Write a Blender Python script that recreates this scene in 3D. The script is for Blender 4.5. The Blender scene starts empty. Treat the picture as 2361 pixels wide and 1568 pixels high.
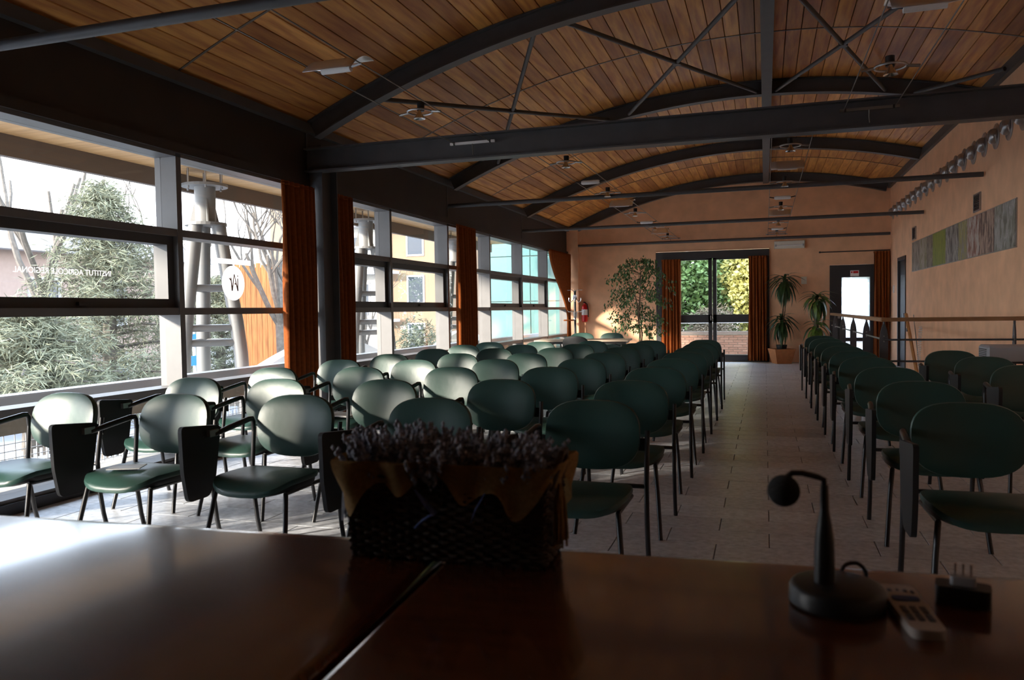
import bpy, math, random
from mathutils import Vector, Matrix
random.seed(7)
R = math.radians
SC = bpy.context.scene
C = SC.collection

# ------------------------------------------------------------------ camera
YAW, PITCH, ROLL, FPX, EYE = .3135634, .0377550, .0149417, 1800.0, 1.29
f = Vector((-math.sin(YAW) * math.cos(PITCH), math.cos(YAW) * math.cos(PITCH), -math.sin(PITCH)))
r0 = Vector((math.cos(YAW), math.sin(YAW), 0)); u0 = r0.cross(f)
rr = math.cos(ROLL) * r0 - math.sin(ROLL) * u0
uu = math.sin(ROLL) * r0 + math.cos(ROLL) * u0
cd = bpy.data.cameras.new('camera'); cam = bpy.data.objects.new('camera', cd); C.objects.link(cam)
M = Matrix.Identity(4)
for i in range(3):
    M[i][0], M[i][1], M[i][2] = rr[i], uu[i], -f[i]
M[0][3], M[1][3], M[2][3] = 0, 0, EYE
cam.matrix_world = M
cd.sensor_width = 36; cd.lens = FPX / 2361 * 36; cd.clip_start = .05; cd.clip_end = 400
cd.dof.use_dof = True; cd.dof.focus_distance = 8.5; cd.dof.aperture_fstop = 4.2
SC.camera = cam

# ------------------------------------------------------------------ sky, sun, exposure
SC.view_settings.view_transform = 'Standard'; SC.view_settings.look = 'None'
SC.view_settings.gamma = 1; SC.view_settings.use_curve_mapping = False
SC.view_settings.exposure = 2.5
W = bpy.data.worlds.new('world'); SC.world = W; W.use_nodes = True
nt = W.node_tree; nt.nodes.clear()
wo = nt.nodes.new('ShaderNodeOutputWorld'); bg = nt.nodes.new('ShaderNodeBackground')
tc = nt.nodes.new('ShaderNodeTexCoord'); sep = nt.nodes.new('ShaderNodeSeparateXYZ')
rampn = nt.nodes.new('ShaderNodeValToRGB'); noi = nt.nodes.new('ShaderNodeTexNoise'); cr2 = nt.nodes.new('ShaderNodeValToRGB')
mixn = nt.nodes.new('ShaderNodeMixRGB')
nt.links.new(tc.outputs['Generated'], sep.inputs[0]); nt.links.new(sep.outputs[2], rampn.inputs[0])
rampn.color_ramp.elements[0].position = .0; rampn.color_ramp.elements[0].color = (.86, .93, 1, 1)
rampn.color_ramp.elements[1].position = .55; rampn.color_ramp.elements[1].color = (.46, .66, .95, 1)
noi.inputs['Scale'].default_value = 2.6; noi.inputs['Detail'].default_value = 5
nt.links.new(tc.outputs['Generated'], noi.inputs['Vector']); nt.links.new(noi.outputs[0], cr2.inputs[0])
cr2.color_ramp.elements[0].position = .44; cr2.color_ramp.elements[1].position = .62
nt.links.new(cr2.outputs[0], mixn.inputs[0]); nt.links.new(rampn.outputs[0], mixn.inputs[1])
mixn.inputs[2].default_value = (1, 1, 1, 1)
nt.links.new(mixn.outputs[0], bg.inputs[0]); bg.inputs[1].default_value = 1.35
nt.links.new(bg.outputs[0], wo.inputs[0])

SUN_AZ, SUN_EL = R(37), R(16)     # sun stands behind the camera on the window side
sd = bpy.data.lights.new('sun', 'SUN'); sun = bpy.data.objects.new('sun', sd); C.objects.link(sun)
sd.energy = 2.3; sd.angle = R(4.5); sd.color = (1, .9, .76)
dv = Vector((math.sin(SUN_AZ) * math.cos(SUN_EL), math.cos(SUN_AZ) * math.cos(SUN_EL), -math.sin(SUN_EL)))
sun.rotation_euler = dv.to_track_quat('-Z', 'Y').to_euler(); sun.location = (-30, -40, 20)

# ------------------------------------------------------------------ materials
def mat(name, col, rough=.5, metal=0, var=0, scale=8, bump=0, bscale=60, stretch=None, spec=.5, coat=0, objvar=None):
    m = bpy.data.materials.new(name); m.use_nodes = True
    n = m.node_tree; b = n.nodes['Principled BSDF']
    b.inputs['Roughness'].default_value = rough; b.inputs['Metallic'].default_value = metal
    b.inputs['Specular IOR Level'].default_value = spec
    b.inputs['Coat Weight'].default_value = coat; b.inputs['Coat Roughness'].default_value = .09
    col = tuple(col) + (1,)
    b.inputs['Base Color'].default_value = col
    t = n.nodes.new('ShaderNodeTexCoord'); mp = n.nodes.new('ShaderNodeMapping')
    n.links.new(t.outputs['Object'], mp.inputs[0])
    if stretch: mp.inputs['Scale'].default_value = stretch
    if objvar:                                   # each piece its own shade
        oi = n.nodes.new('ShaderNodeObjectInfo'); add = n.nodes.new('ShaderNodeVectorMath'); add.operation = 'ADD'
        sc = n.nodes.new('ShaderNodeMath'); sc.operation = 'MULTIPLY'; sc.inputs[1].default_value = 37
        gi = n.nodes.new('ShaderNodeNewGeometry'); ad2 = n.nodes.new('ShaderNodeMath'); ad2.operation = 'ADD'; frc = n.nodes.new('ShaderNodeMath'); frc.operation = 'FRACT'
        n.links.new(oi.outputs['Random'], ad2.inputs[0]); n.links.new(gi.outputs['Random Per Island'], ad2.inputs[1]); n.links.new(ad2.outputs[0], frc.inputs[0])
        n.links.new(frc.outputs[0], sc.inputs[0]); n.links.new(mp.outputs[0], add.inputs[0]); n.links.new(sc.outputs[0], add.inputs[1])
        src = add.outputs[0]
    else: src = mp.outputs[0]
    if var or objvar:
        tx = n.nodes.new('ShaderNodeTexNoise'); tx.inputs['Scale'].default_value = scale; tx.inputs['Detail'].default_value = 6
        n.links.new(src, tx.inputs['Vector'])
        rp = n.nodes.new('ShaderNodeValToRGB')
        rp.color_ramp.elements[0].position = .3; rp.color_ramp.elements[1].position = .7
        rp.color_ramp.elements[0].color = tuple(c * (1 - var) for c in col[:3]) + (1,)
        rp.color_ramp.elements[1].color = tuple(min(1, c * (1 + var)) for c in col[:3]) + (1,)
        n.links.new(tx.outputs[0], rp.inputs[0])
        out = rp.outputs[0]
        if objvar:
            rp2 = n.nodes.new('ShaderNodeValToRGB'); rp2.color_ramp.interpolation = 'LINEAR'
            els = rp2.color_ramp.elements
            els[0].color = tuple(objvar[0]) + (1,); els[1].color = tuple(objvar[-1]) + (1,)
            for k, cc in enumerate(objvar[1:-1]):
                e = els.new((k + 1) / (len(objvar) - 1)); e.color = tuple(cc) + (1,)
            n.links.new(frc.outputs[0], rp2.inputs[0])
            mx = n.nodes.new('ShaderNodeMixRGB'); mx.blend_type = 'MULTIPLY'; mx.inputs[0].default_value = 1
            n.links.new(out, mx.inputs[1]); n.links.new(rp2.outputs[0], mx.inputs[2]); out = mx.outputs[0]
        n.links.new(out, b.inputs['Base Color'])
    if bump:
        t2 = n.nodes.new('ShaderNodeTexNoise'); t2.inputs['Scale'].default_value = bscale; t2.inputs['Detail'].default_value = 4
        n.links.new(src, t2.inputs['Vector'])
        bp = n.nodes.new('ShaderNodeBump'); bp.inputs['Strength'].default_value = bump; bp.inputs['Distance'].default_value = .01
        n.links.new(t2.outputs[0], bp.inputs['Height']); n.links.new(bp.outputs[0], b.inputs['Normal'])
    return m

def glass(name, tint=(1, 1, 1), haze=0, rough=0.0):
    m = bpy.data.materials.new(name); m.use_nodes = True; n = m.node_tree; n.nodes.clear()
    o = n.nodes.new('ShaderNodeOutputMaterial'); tr = n.nodes.new('ShaderNodeBsdfTransparent'); gl = n.nodes.new('ShaderNodeBsdfGlossy')
    lw = n.nodes.new('ShaderNodeLayerWeight'); lw.inputs[0].default_value = .5
    pw_ = n.nodes.new('ShaderNodeMath'); pw_.operation = 'POWER'; pw_.inputs[1].default_value = 5; n.links.new(lw.outputs['Facing'], pw_.inputs[0])
    fr = n.nodes.new('ShaderNodeMath'); fr.operation = 'MULTIPLY_ADD'; fr.inputs[1].default_value = .9; fr.inputs[2].default_value = .025; n.links.new(pw_.outputs[0], fr.inputs[0])
    tr.inputs[0].default_value = tuple(tint) + (1,); gl.inputs['Roughness'].default_value = rough
    mx = n.nodes.new('ShaderNodeMixShader'); n.links.new(fr.outputs[0], mx.inputs[0])
    src = tr.outputs[0]
    if haze:
        tl = n.nodes.new('ShaderNodeBsdfTranslucent'); tl.inputs[0].default_value = tuple(tint) + (1,)
        m2 = n.nodes.new('ShaderNodeMixShader'); m2.inputs[0].default_value = haze
        n.links.new(tr.outputs[0], m2.inputs[1]); n.links.new(tl.outputs[0], m2.inputs[2]); src = m2.outputs[0]
    n.links.new(src, mx.inputs[1]); n.links.new(gl.outputs[0], mx.inputs[2]); n.links.new(mx.outputs[0], o.inputs[0])
    return m

def cloth(name, col, trans=.35, var=.15, scale=30):
    m = mat(name, col, .85, var=var, scale=scale, spec=.15)
    n = m.node_tree; b = n.nodes['Principled BSDF']; o = [x for x in n.nodes if x.type == 'OUTPUT_MATERIAL'][0]
    tl = n.nodes.new('ShaderNodeBsdfTranslucent'); tl.inputs[0].default_value = tuple(min(1, c * 1.3) for c in col) + (1,)
    mx = n.nodes.new('ShaderNodeMixShader'); mx.inputs[0].default_value = trans
    n.links.new(b.outputs[0], mx.inputs[1]); n.links.new(tl.outputs[0], mx.inputs[2]); n.links.new(mx.outputs[0], o.inputs[0])
    return m

MT = {}
MT['plank'] = mat('ceiling_wood', (1.0, .365, .10), .48, var=.42, scale=2.0, stretch=(9, .8, 9), objvar=[(.40, .33, .34), (.66, .58, .52), (.8, .78, .72), (1, 1, 1), (.50, .42, .40), (.86, .84, .8), (.70, .66, .6)])
MT['deck'] = mat('roof_deck', (.05, .03, .02), .8)
MT['wall'] = mat('peach_plaster', (.84, .49, .295), .85, var=.1, scale=3.5, bump=.15, bscale=45)
MT['wallbrown'] = mat('dark_brown_panel', (.034, .024, .019), .6, var=.12, scale=3)
MT['steel'] = mat('charcoal_steel', (.075, .074, .077), .5, var=.1, scale=6)
MT['frame'] = mat('grey_frame', (.15, .147, .147), .45, var=.05)
MT['sash'] = mat('dark_sash', (.06, .059, .06), .45)
MT['door'] = mat('dark_frame', (.035, .034, .036), .45)
MT['glass'] = glass('window_glass')
MT['frost'] = glass('hazy_glass', (.93, .96, 1), haze=.55)
MT['tile'] = mat('stone_tile', (.66, .685, .735), .34, var=.22, scale=26, bump=.13, bscale=160, objvar=[(.78, .78, .78), (1, 1, .98), (.88, .87, .86), (.95, .95, .95)])
MT['grout'] = mat('grout', (.26, .26, .26), .8)
MT['vinyl'] = mat('green_vinyl', (.025, .068, .056), .4, var=.05, scale=5, bump=.12, bscale=14, spec=.5)
MT['black'] = mat('black_plastic', (.012, .012, .013), .45)
MT['tube'] = mat('black_tube', (.016, .016, .018), .32)
MT['tablet'] = mat('black_tablet', (.008, .008, .009), .55)
MT['curtain'] = cloth('rust_curtain', (.24, .062, .013), .08)
MT['desk'] = mat('mahogany', (.080, .021, .007), .22, var=.4, scale=3, stretch=(1.5, 14, 14), spec=.5, coat=.65)
MT['wicker'] = mat('wicker', (.045, .026, .014), .7, var=.4, scale=30)
MT['burlap'] = cloth('burlap', (.34, .21, .085), .2, var=.25, scale=120)
MT['lavender'] = mat('lavender', (.24, .245, .29), .9, var=.4, scale=60)
MT['stem'] = mat('dry_stem', (.12, .12, .08), .8)
MT['ribbon'] = cloth('blue_ribbon', (.09, .13, .30), .1)
MT['chrome'] = mat('chrome', (.7, .7, .72), .18, metal=1)
MT['mirror'] = mat('reflector_metal', (.78, .77, .76), .32, metal=.6)
MT['alu'] = mat('brushed_metal', (.42, .42, .43), .35, metal=.85)
MT['white'] = mat('white_enamel', (.8, .8, .8), .4)
MT['offwhite'] = mat('off_white_plastic', (.78, .76, .68), .45)
MT['cable'] = mat('steel_cable', (.20, .18, .16), .45, metal=.4)
MT['leaf'] = mat('leaf_green', (.055, .13, .03), .4, var=.5, scale=20)
MT['leaf2'] = mat('dracaena_leaf', (.03, .075, .025), .38, var=.4, scale=12)
MT['leaf3'] = mat('lime_leaf', (.10, .17, .03), .4, var=.5, scale=14)
MT['bark'] = mat('bark', (.16, .11, .07), .85, var=.3, scale=20, bump=.4)
MT['greybark'] = mat('grey_bark', (.12, .105, .09), .9, var=.3, scale=9, bump=.4, bscale=20)
MT['terra'] = mat('terracotta', (.50, .20, .075), .75, var=.12, scale=14)
MT['red'] = mat('red_paint', (.55, .015, .015), .3)
MT['handrail'] = mat('handrail_wood', (.30, .15, .07), .3, var=.25, scale=6, stretch=(1, 6, 6))
MT['oak'] = mat('easel_wood', (.48, .24, .09), .5, var=.2)
MT['greybox'] = mat('grey_plastic', (.36, .37, .39), .5)
MT['paper'] = mat('paper', (.75, .74, .70), .7)
MT['remote'] = mat('remote_shell', (.45, .42, .40), .4)
MT['rubber'] = mat('grey_rubber', (.06, .07, .10), .6)
MT['tabletop'] = mat('light_laminate', (.62, .50, .38), .35, var=.05)
# outdoors
MT['paint'] = mat('pylon_paint', (.22, .22, .215), .45)
MT['soffit'] = mat('soffit_wood', (.72, .44, .20), .55, var=.12, scale=3, stretch=(.6, 9, 9), objvar=[(.85, .82, .8), (1, 1, 1), (.93, .9, .88)])
MT['fascia'] = mat('fascia_brown', (.15, .12, .10), .6)
MT['cap'] = mat('parapet_cap', (.36, .40, .45), .5)
MT['panel'] = mat('parapet_panel', (.20, .18, .15), .7, var=.1)
MT['cream'] = mat('cream_concrete', (.50, .47, .41), .8, var=.08)
MT['mesh'] = mat('galvanised_mesh', (.45, .47, .50), .5)
MT['asphalt'] = mat('street', (.20, .21, .23), .9, var=.1, scale=.6)
MT['lines'] = mat('road_paint', (.4, .4, .4), .8)
MT['grass'] = mat('ground_green', (.10, .13, .05), .95, var=.35, scale=.8)
MT['house'] = mat('pink_render', (.34, .25, .21), .9, var=.05)
MT['apart'] = mat('ochre_render', (.24, .165, .105), .9, var=.06, scale=.6)
MT['apart2'] = mat('grey_render', (.20, .20, .215), .9, var=.05)
MT['roof'] = mat('slate_roof', (.22, .21, .22), .8, var=.15)
MT['pane'] = mat('dark_window', (.05, .06, .075), .15)
MT['shutter'] = mat('white_trim', (.45, .45, .46), .6)
MT['teal'] = mat('teal_glazing', (.10, .235, .225), .25, var=.06, scale=.7)
MT['teal_line'] = mat('teal_joint', (.06, .14, .14), .5)
MT['hoard'] = mat('orange_boarding', (.36, .14, .045), .75, var=.35, scale=4, stretch=(8, 8, .5))
MT['pine'] = mat('pine_needles', (.17, .18, .12), .9, var=.45, scale=3)
MT['hedge'] = mat('hedge_leaf', (.12, .20, .06), .6, var=.55, scale=2.5)
MT['yellow'] = mat('yellow_leaf', (.34, .33, .10), .6, var=.35, scale=3)
MT['drygrass'] = mat('dry_twigs', (.19, .16, .12), .9, var=.3)
MT['brick'] = mat('outdoor_brick', (.26, .15, .105), .85, var=.12, scale=3, objvar=[(.85, .8, .78), (1, 1, 1), (.92, .86, .84), (.78, .72, .7)])
MT['blue'] = mat('blue_sign', (.03, .22, .75), .4)
MT['cyan'] = mat('cyan_sign', (.20, .62, .80), .5)
MT['logo'] = mat('logo_brown', (.20, .12, .09), .6)
MT['decal'] = cloth('white_film', (.82, .82, .82), .6, 0)

# ------------------------------------------------------------------ geometry helpers
class MB:
    def __init__(s): s.v = []; s.f = []
    def add(s, vs, fs):
        o = len(s.v); s.v += [tuple(v) for v in vs]; s.f += [tuple(i + o for i in q) for q in fs]; return s
    def box(s, x0, x1, y0, y1, z0, z1):
        return s.add([(x0, y0, z0), (x1, y0, z0), (x1, y1, z0), (x0, y1, z0), (x0, y0, z1), (x1, y0, z1), (x1, y1, z1), (x0, y1, z1)],
                     [(0, 3, 2, 1), (4, 5, 6, 7), (0, 1, 5, 4), (1, 2, 6, 5), (2, 3, 7, 6), (3, 0, 4, 7)])
    def bbox(s, x0, x1, y0, y1, z0, z1, b=.004):           # box with chamfered upright and top edges
        s.prism([(x0 + b, y0), (x1 - b, y0), (x1, y0 + b), (x1, y1 - b), (x1 - b, y1), (x0 + b, y1), (x0, y1 - b), (x0, y0 + b)], z0, z1 - b)
        k = len(s.v)
        q = [(x0 + b, y0 + b), (x1 - b, y0 + b), (x1 - b, y1 - b), (x0 + b, y1 - b)]
        top = [(x0 + b, y0), (x1 - b, y0), (x1, y0 + b), (x1, y1 - b), (x1 - b, y1), (x0 + b, y1), (x0, y1 - b), (x0, y0 + b)]
        vs = [(a, c, z1 - b) for a, c in top] + [(a, c, z1) for a, c in q]
        return s.add(vs, [(0, 1, 9, 8), (1, 2, 9), (2, 3, 10, 9), (3, 4, 10), (4, 5, 11, 10), (5, 6, 11), (6, 7, 8, 11), (7, 0, 8), (8, 9, 10, 11)])
    def prism(s, poly, z0, z1, ax='z'):
        n = len(poly)
        mp = {'z': lambda a, b, c: (a, b, c), 'x': lambda a, b, c: (c, a, b), 'y': lambda a, b, c: (a, c, b)}[ax]
        vs = [mp(a, b, z0) for a, b in poly] + [mp(a, b, z1) for a, b in poly]
        fs = [tuple(range(n - 1, -1, -1)), tuple(range(n, 2 * n))] + [(i, (i + 1) % n, n + (i + 1) % n, n + i) for i in range(n)]
        return s.add(vs, fs)
    def tube(s, pts, rad, n=8, cap=True, flat=1):
        pts = [Vector(p) for p in pts]
        if not hasattr(rad, '__len__'): rad = [rad] * len(pts)
        vs = []; fs = []; prev = None
        for i, p in enumerate(pts):
            d = (pts[min(i + 1, len(pts) - 1)] - pts[max(i - 1, 0)]).normalized()
            if prev is None:
                a = Vector((0, 0, 1)) if abs(d.z) < .9 else Vector((1, 0, 0)); x = d.cross(a).normalized()
            else:
                x = (prev - d * prev.dot(d)).normalized()
            prev = x; y = d.cross(x)
            for k in range(n):
                t = 2 * math.pi * k / n; vs.append(p + rad[i] * (math.cos(t) * x + flat * math.sin(t) * y))
        m = len(pts)
        for i in range(m - 1):
            for k in range(n):
                a = i * n + k; b = i * n + (k + 1) % n; fs.append((a, b, b + n, a + n))
        if cap: fs += [tuple(range(n - 1, -1, -1)), tuple(range((m - 1) * n, m * n))]
        return s.add(vs, fs)
    def lathe(s, prof, c=(0, 0, 0), n=20, axis='z'):
        mp = {'z': lambda r, t, h: (c[0] + r * math.cos(t), c[1] + r * math.sin(t), c[2] + h),
              'x': lambda r, t, h: (c[0] + h, c[1] + r * math.cos(t), c[2] + r * math.sin(t)),
              'y': lambda r, t, h: (c[0] + r * math.sin(t), c[1] + h, c[2] + r * math.cos(t))}[axis]
        vs = []; fs = []
        for r, h in prof:
            for k in range(n): vs.append(mp(r, 2 * math.pi * k / n, h))
        for i in range(len(prof) - 1):
            for k in range(n):
                a = i * n + k; b = i * n + (k + 1) % n; fs.append((a, b, b + n, a + n))
        fs += [tuple(range(n - 1, -1, -1)), tuple(range((len(prof) - 1) * n, len(prof) * n))]
        return s.add(vs, fs)
    def grid(s, fn, nu, nv, closed=False):
        vs = [fn(i / (nu - 1), j / (nv - 1)) for j in range(nv) for i in range(nu)]
        fs = [(j * nu + i, j * nu + i + 1, (j + 1) * nu + i + 1, (j + 1) * nu + i) for j in range(nv - 1) for i in range(nu - 1)]
        return s.add(vs, fs)
    def torus(s, c, R_, r, n=24, m=6, axis='z'):
        pts = []
        for i in range(n + 1):
            t = 2 * math.pi * i / n
            pts.append({'z': (c[0] + R_ * math.cos(t), c[1] + R_ * math.sin(t), c[2]), 'y': (c[0] + R_ * math.cos(t), c[1], c[2] + R_ * math.sin(t)),
                        'x': (c[0], c[1] + R_ * math.cos(t), c[2] + R_ * math.sin(t))}[axis])
        return s.tube(pts, r, m)
    def mesh(s, name):
        me = bpy.data.meshes.new(name); me.from_pydata(s.v, [], s.f); me.update(); return me
    def build(s, name, m, parent=None, smooth=False, loc=None):
        return obj(name, s.mesh(name), m, parent, smooth, loc)

def obj(name, me, m, parent=None, smooth=False, loc=None):
    if m is not None and not me.materials: me.materials.append(MT[m] if isinstance(m, str) else m)
    if smooth:
        me.polygons.foreach_set('use_smooth', [True] * len(me.polygons))
        try: me.set_sharp_from_angle(angle=R(40))
        except Exception: pass
    o = bpy.data.objects.new(name, me); C.objects.link(o)
    if parent is not None: o.parent = parent
    if loc is not None: o.location = loc
    return o

def tag(o, label, cat, group=None):
    o['label'] = label; o['category'] = cat
    if group: o['group'] = group
    return o
def struct(o, label=None):
    o['kind'] = 'structure'
    if label: o['label'] = label
    return o
def empty(name, loc=(0, 0, 0), rz=0):
    o = bpy.data.objects.new(name, None); C.objects.link(o); o.location = loc; o.rotation_euler = (0, 0, rz); o.empty_display_size = .1
    return o
def thing(name, label, cat, loc=(0, 0, 0), rz=0, group=None):
    return tag(empty(name, loc, rz), label, cat, group)
def sthing(name, label=None):
    return struct(empty(name), label)
def copy_tree(o, parent=None):
    c = o.copy(); C.objects.link(c); c.parent = parent
    for ch in list(o.children): copy_tree(ch, c)
    return c
def dup(o, loc, rz=0, label=None, group=None):
    c = copy_tree(o); c.location = loc; c.rotation_euler = (0, 0, rz)
    if label: c['label'] = label
    if group: c['group'] = group
    return c
ORD = ['first', 'second', 'third', 'fourth', 'fifth', 'sixth', 'seventh', 'eighth', 'ninth', 'tenth', 'eleventh', 'twelfth',
       'thirteenth', 'fourteenth', 'fifteenth', 'sixteenth', 'seventeenth', 'eighteenth', 'nineteenth', 'twentieth']

# ================================================================== the room
XL, XR, YB, YF = -4.72, 2.67, -3.6, 19.25
RIB = [3.5, 7.44, 11.38, 15.30, 19.19]
CX, CR, CZ = -.15, 10.4, 4.42                   # vault: axis, radius, apex height
def vz(x, d=0): return CZ - CR + math.sqrt((CR - d) ** 2 - (x - CX) ** 2)
def vpt(a, d=0): return (CX + (CR - d) * math.sin(a), CZ - CR + (CR - d) * math.cos(a))
A0, A1 = math.asin((XL - CX) / CR), math.asin((XR - CX) / CR)

# floor: slab of grout with stone tiles on it, laid in half bond
fl = MB().box(XL - .3, XR + .2, YB - .2, YF + .2, -.25, -.012).build('floor', 'grout'); struct(fl, 'grey stone tile floor laid in half bond')
TW, TD = .545, .272
tm = MB(); tm.bbox(-TW / 2 + .0025, TW / 2 - .0025, -TD / 2 + .002, TD / 2 - .002, -.012, 0, .0025); tme = tm.mesh('tile')
cells = []
row = -30
for row in range(-30, 60):
    yc = 4.35 + TD * (row + .5)
    if yc - TD / 2 < YB or yc + TD / 2 > YF: continue
    off = .02 if row % 2 == 0 else -.255
    for k in range(-12, 9):
        xc = off + TW * (k + .5)
        if xc + TW / 2 < XL + .02 or xc - TW / 2 > XR - .02: continue
        cells.append((yc, xc))
def tvis(c):
    y, x = c
    if y < 3.0: return 1e6
    aisle = -.65 < x < .72
    return math.hypot(x, y) - (3.2 if aisle else 0)
cells.sort(key=tvis)
for yc, xc in cells[:298]:
    if XL + TW / 2 < xc < XR - TW / 2:
        obj('tile', tme, 'tile', fl, loc=(xc, yc, 0))
    else:
        a, b = max(xc - TW / 2 + .0025, XL), min(xc + TW / 2 - .0025, XR)
        MB().bbox(a, b, yc - TD / 2 + .002, yc + TD / 2 - .002, -.012, 0, .0025).build('tile', 'tile', fl)
rest = MB()
for yc, xc in cells[298:]:
    a, b = max(xc - TW / 2 + .0025, XL), min(xc + TW / 2 - .0025, XR)
    if b - a < .02: continue
    rest.box(a, b, yc - TD / 2 + .002, yc + TD / 2 - .002, -.012, 0)
o = rest.build('farther_tiles', 'tile', fl); o['kind'] = 'stuff'

# ceiling: vaulted deck with boards under it
deck = MB(); NA = 40
prof = [vpt(A0 - .03 + (A1 - A0 + .06) * i / NA, -.03) for i in range(NA + 1)]
prof2 = [vpt(A0 - .03 + (A1 - A0 + .06) * i / NA, -.2) for i in range(NA + 1)]
deck.prism(prof + prof2[::-1], YB - .2, YF + .2, 'y')
ceil = deck.build('ceiling', 'deck'); struct(ceil, 'barrel vaulted ceiling boarded with honey brown planks')
NP = 46; da = (A1 - A0) / NP
HB = [(RIB[i], (RIB[i] + RIB[i + 1]) / 2) for i in range(4)] + [((RIB[i] + RIB[i + 1]) / 2, RIB[i + 1]) for i in range(4)]
HB.sort()
pw = CR * da / 2 - .003; pl = (RIB[1] - RIB[0]) / 4 - .004
pm = MB(); b_ = .004
pm.prism([(-pw, .0), (-pw, -.02), (-pw + b_, -.026), (pw - b_, -.026), (pw, -.02), (pw, 0)], -pl, pl, 'y'); pme = pm.mesh('plank')
for (ya, yb) in HB[:6]:
    for i in range(NP):
        a = A0 + da * (i + .5); x, z = vpt(a, 0)
        o = obj('plank', pme, 'plank', ceil, loc=(x, (ya + yb) / 2, z)); o.rotation_euler = (0, a, 0)
near = MB()
for (ya, yb) in [(YB, -.44), (-.44, 1.53), (1.53, 3.5)] + HB[6:]:
    for i in range(NP):
        a = A0 + da * (i + .5); c_, s_ = math.cos(a), math.sin(a); x, z = vpt(a, 0)
        pr_ = [(x + p * c_ + q * s_, z - p * s_ + q * c_) for p, q in [(-pw, 0), (-pw, -.022), (pw, -.022), (pw, 0)]]
        near.prism(pr_, ya + .004, yb - .004, 'y')
o = near.build('remaining_planks', 'plank', ceil); o['kind'] = 'stuff'
for i in range(4):      # thin batten over the butt joints, half way between ribs
    ym = (RIB[i] + RIB[i + 1]) / 2
    MB().prism([vpt(A0 + (A1 - A0) * k / 30, .026) for k in range(31)] + [vpt(A0 + (A1 - A0) * k / 30, .031) for k in range(30, -1, -1)], ym - .012, ym + .012, 'y').build('joint_batten', 'cable', ceil)

# walls
wl = MB(); wl.box(XL - .26, XL, YB, YF, 2.69, vz(XL) + .25)
wl.box(XL - .26, XL, YB, .51, -.1, 2.69)
wall_left = wl.build('wall_left', 'wallbrown'); struct(wall_left, 'dark brown panelled band above the row of windows')
MB().box(XL, XL + .035, YB, YF, 2.66, 2.74).build('picture_rail', 'wallbrown', wall_left)
MB().box(XL - .005, XL + .03, .55, YF, 0, .075).build('skirting', 'door', wall_left)
for i in range(1, 4):
    MB().box(XL, XL + .006, RIB[i] - .01, RIB[i] + .01, 2.74, vz(XL)).build('panel_joint', 'steel', wall_left)

def archtop(x0, x1, z0, n=30):
    xs = [x0 + (x1 - x0) * i / n for i in range(n + 1)]
    return [(x1, z0), (x0, z0)][::-1] + [(x, vz(x, -.1)) for x in xs[::-1]]
wf = MB(); Y0, Y1 = YF, YF + .22
wf.prism(archtop(XL - .2, XR + .2, 2.66), Y0, Y1, 'y')
wf.box(XL - .2, -2.52, Y0, Y1, -.1, 2.66); wf.box(.10, 1.41, Y0, Y1, -.1, 2.66)
wf.box(1.41, 2.33, Y0, Y1, 2.22, 2.66); wf.box(2.33, XR + .2, Y0, Y1, -.1, 2.66); wf.box(-2.52, .10, Y0, Y1, -.1, 0)
wall_far = wf.build('wall_far', 'wall'); struct(wall_far, 'peach plastered end wall with arched top')
MB().box(XL, -4.43, YF - .16, YF, 0, vz(XL) - .05).build('pilaster', 'wall', wall_far)
wr = MB(); wr.box(XR, XR + .22, YB, 17.2, -.1, vz(XR) + .1); wr.box(XR, XR + .22, 18.15, YF, -.1, vz(XR) + .1); wr.box(XR, XR + .22, 17.2, 18.15, 2.27, vz(XR) + .1)
wall_right = wr.build('wall_right', 'wall'); struct(wall_right, 'long peach plastered wall opposite the windows')
wb = MB(); wb.prism(archtop(XL - .2, XR + .2, -.1), YB - .2, YB, 'y'); struct(wb.build('wall_back', 'wallbrown'), 'unseen wall behind the speaker desk, coloured dark to cut fill light')  # out of view; dark brown chosen to weaken fill light on the chairs
MB().box(XR - .06, XR, YB, YF, vz(XR) - .14, vz(XR) - .01).build('edge_beam', 'steel', ceil)
MB().box(XL, XL + .07, YB, YF, vz(XL) - .12, vz(XL) - .03).build('edge_beam', 'steel', ceil)

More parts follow.
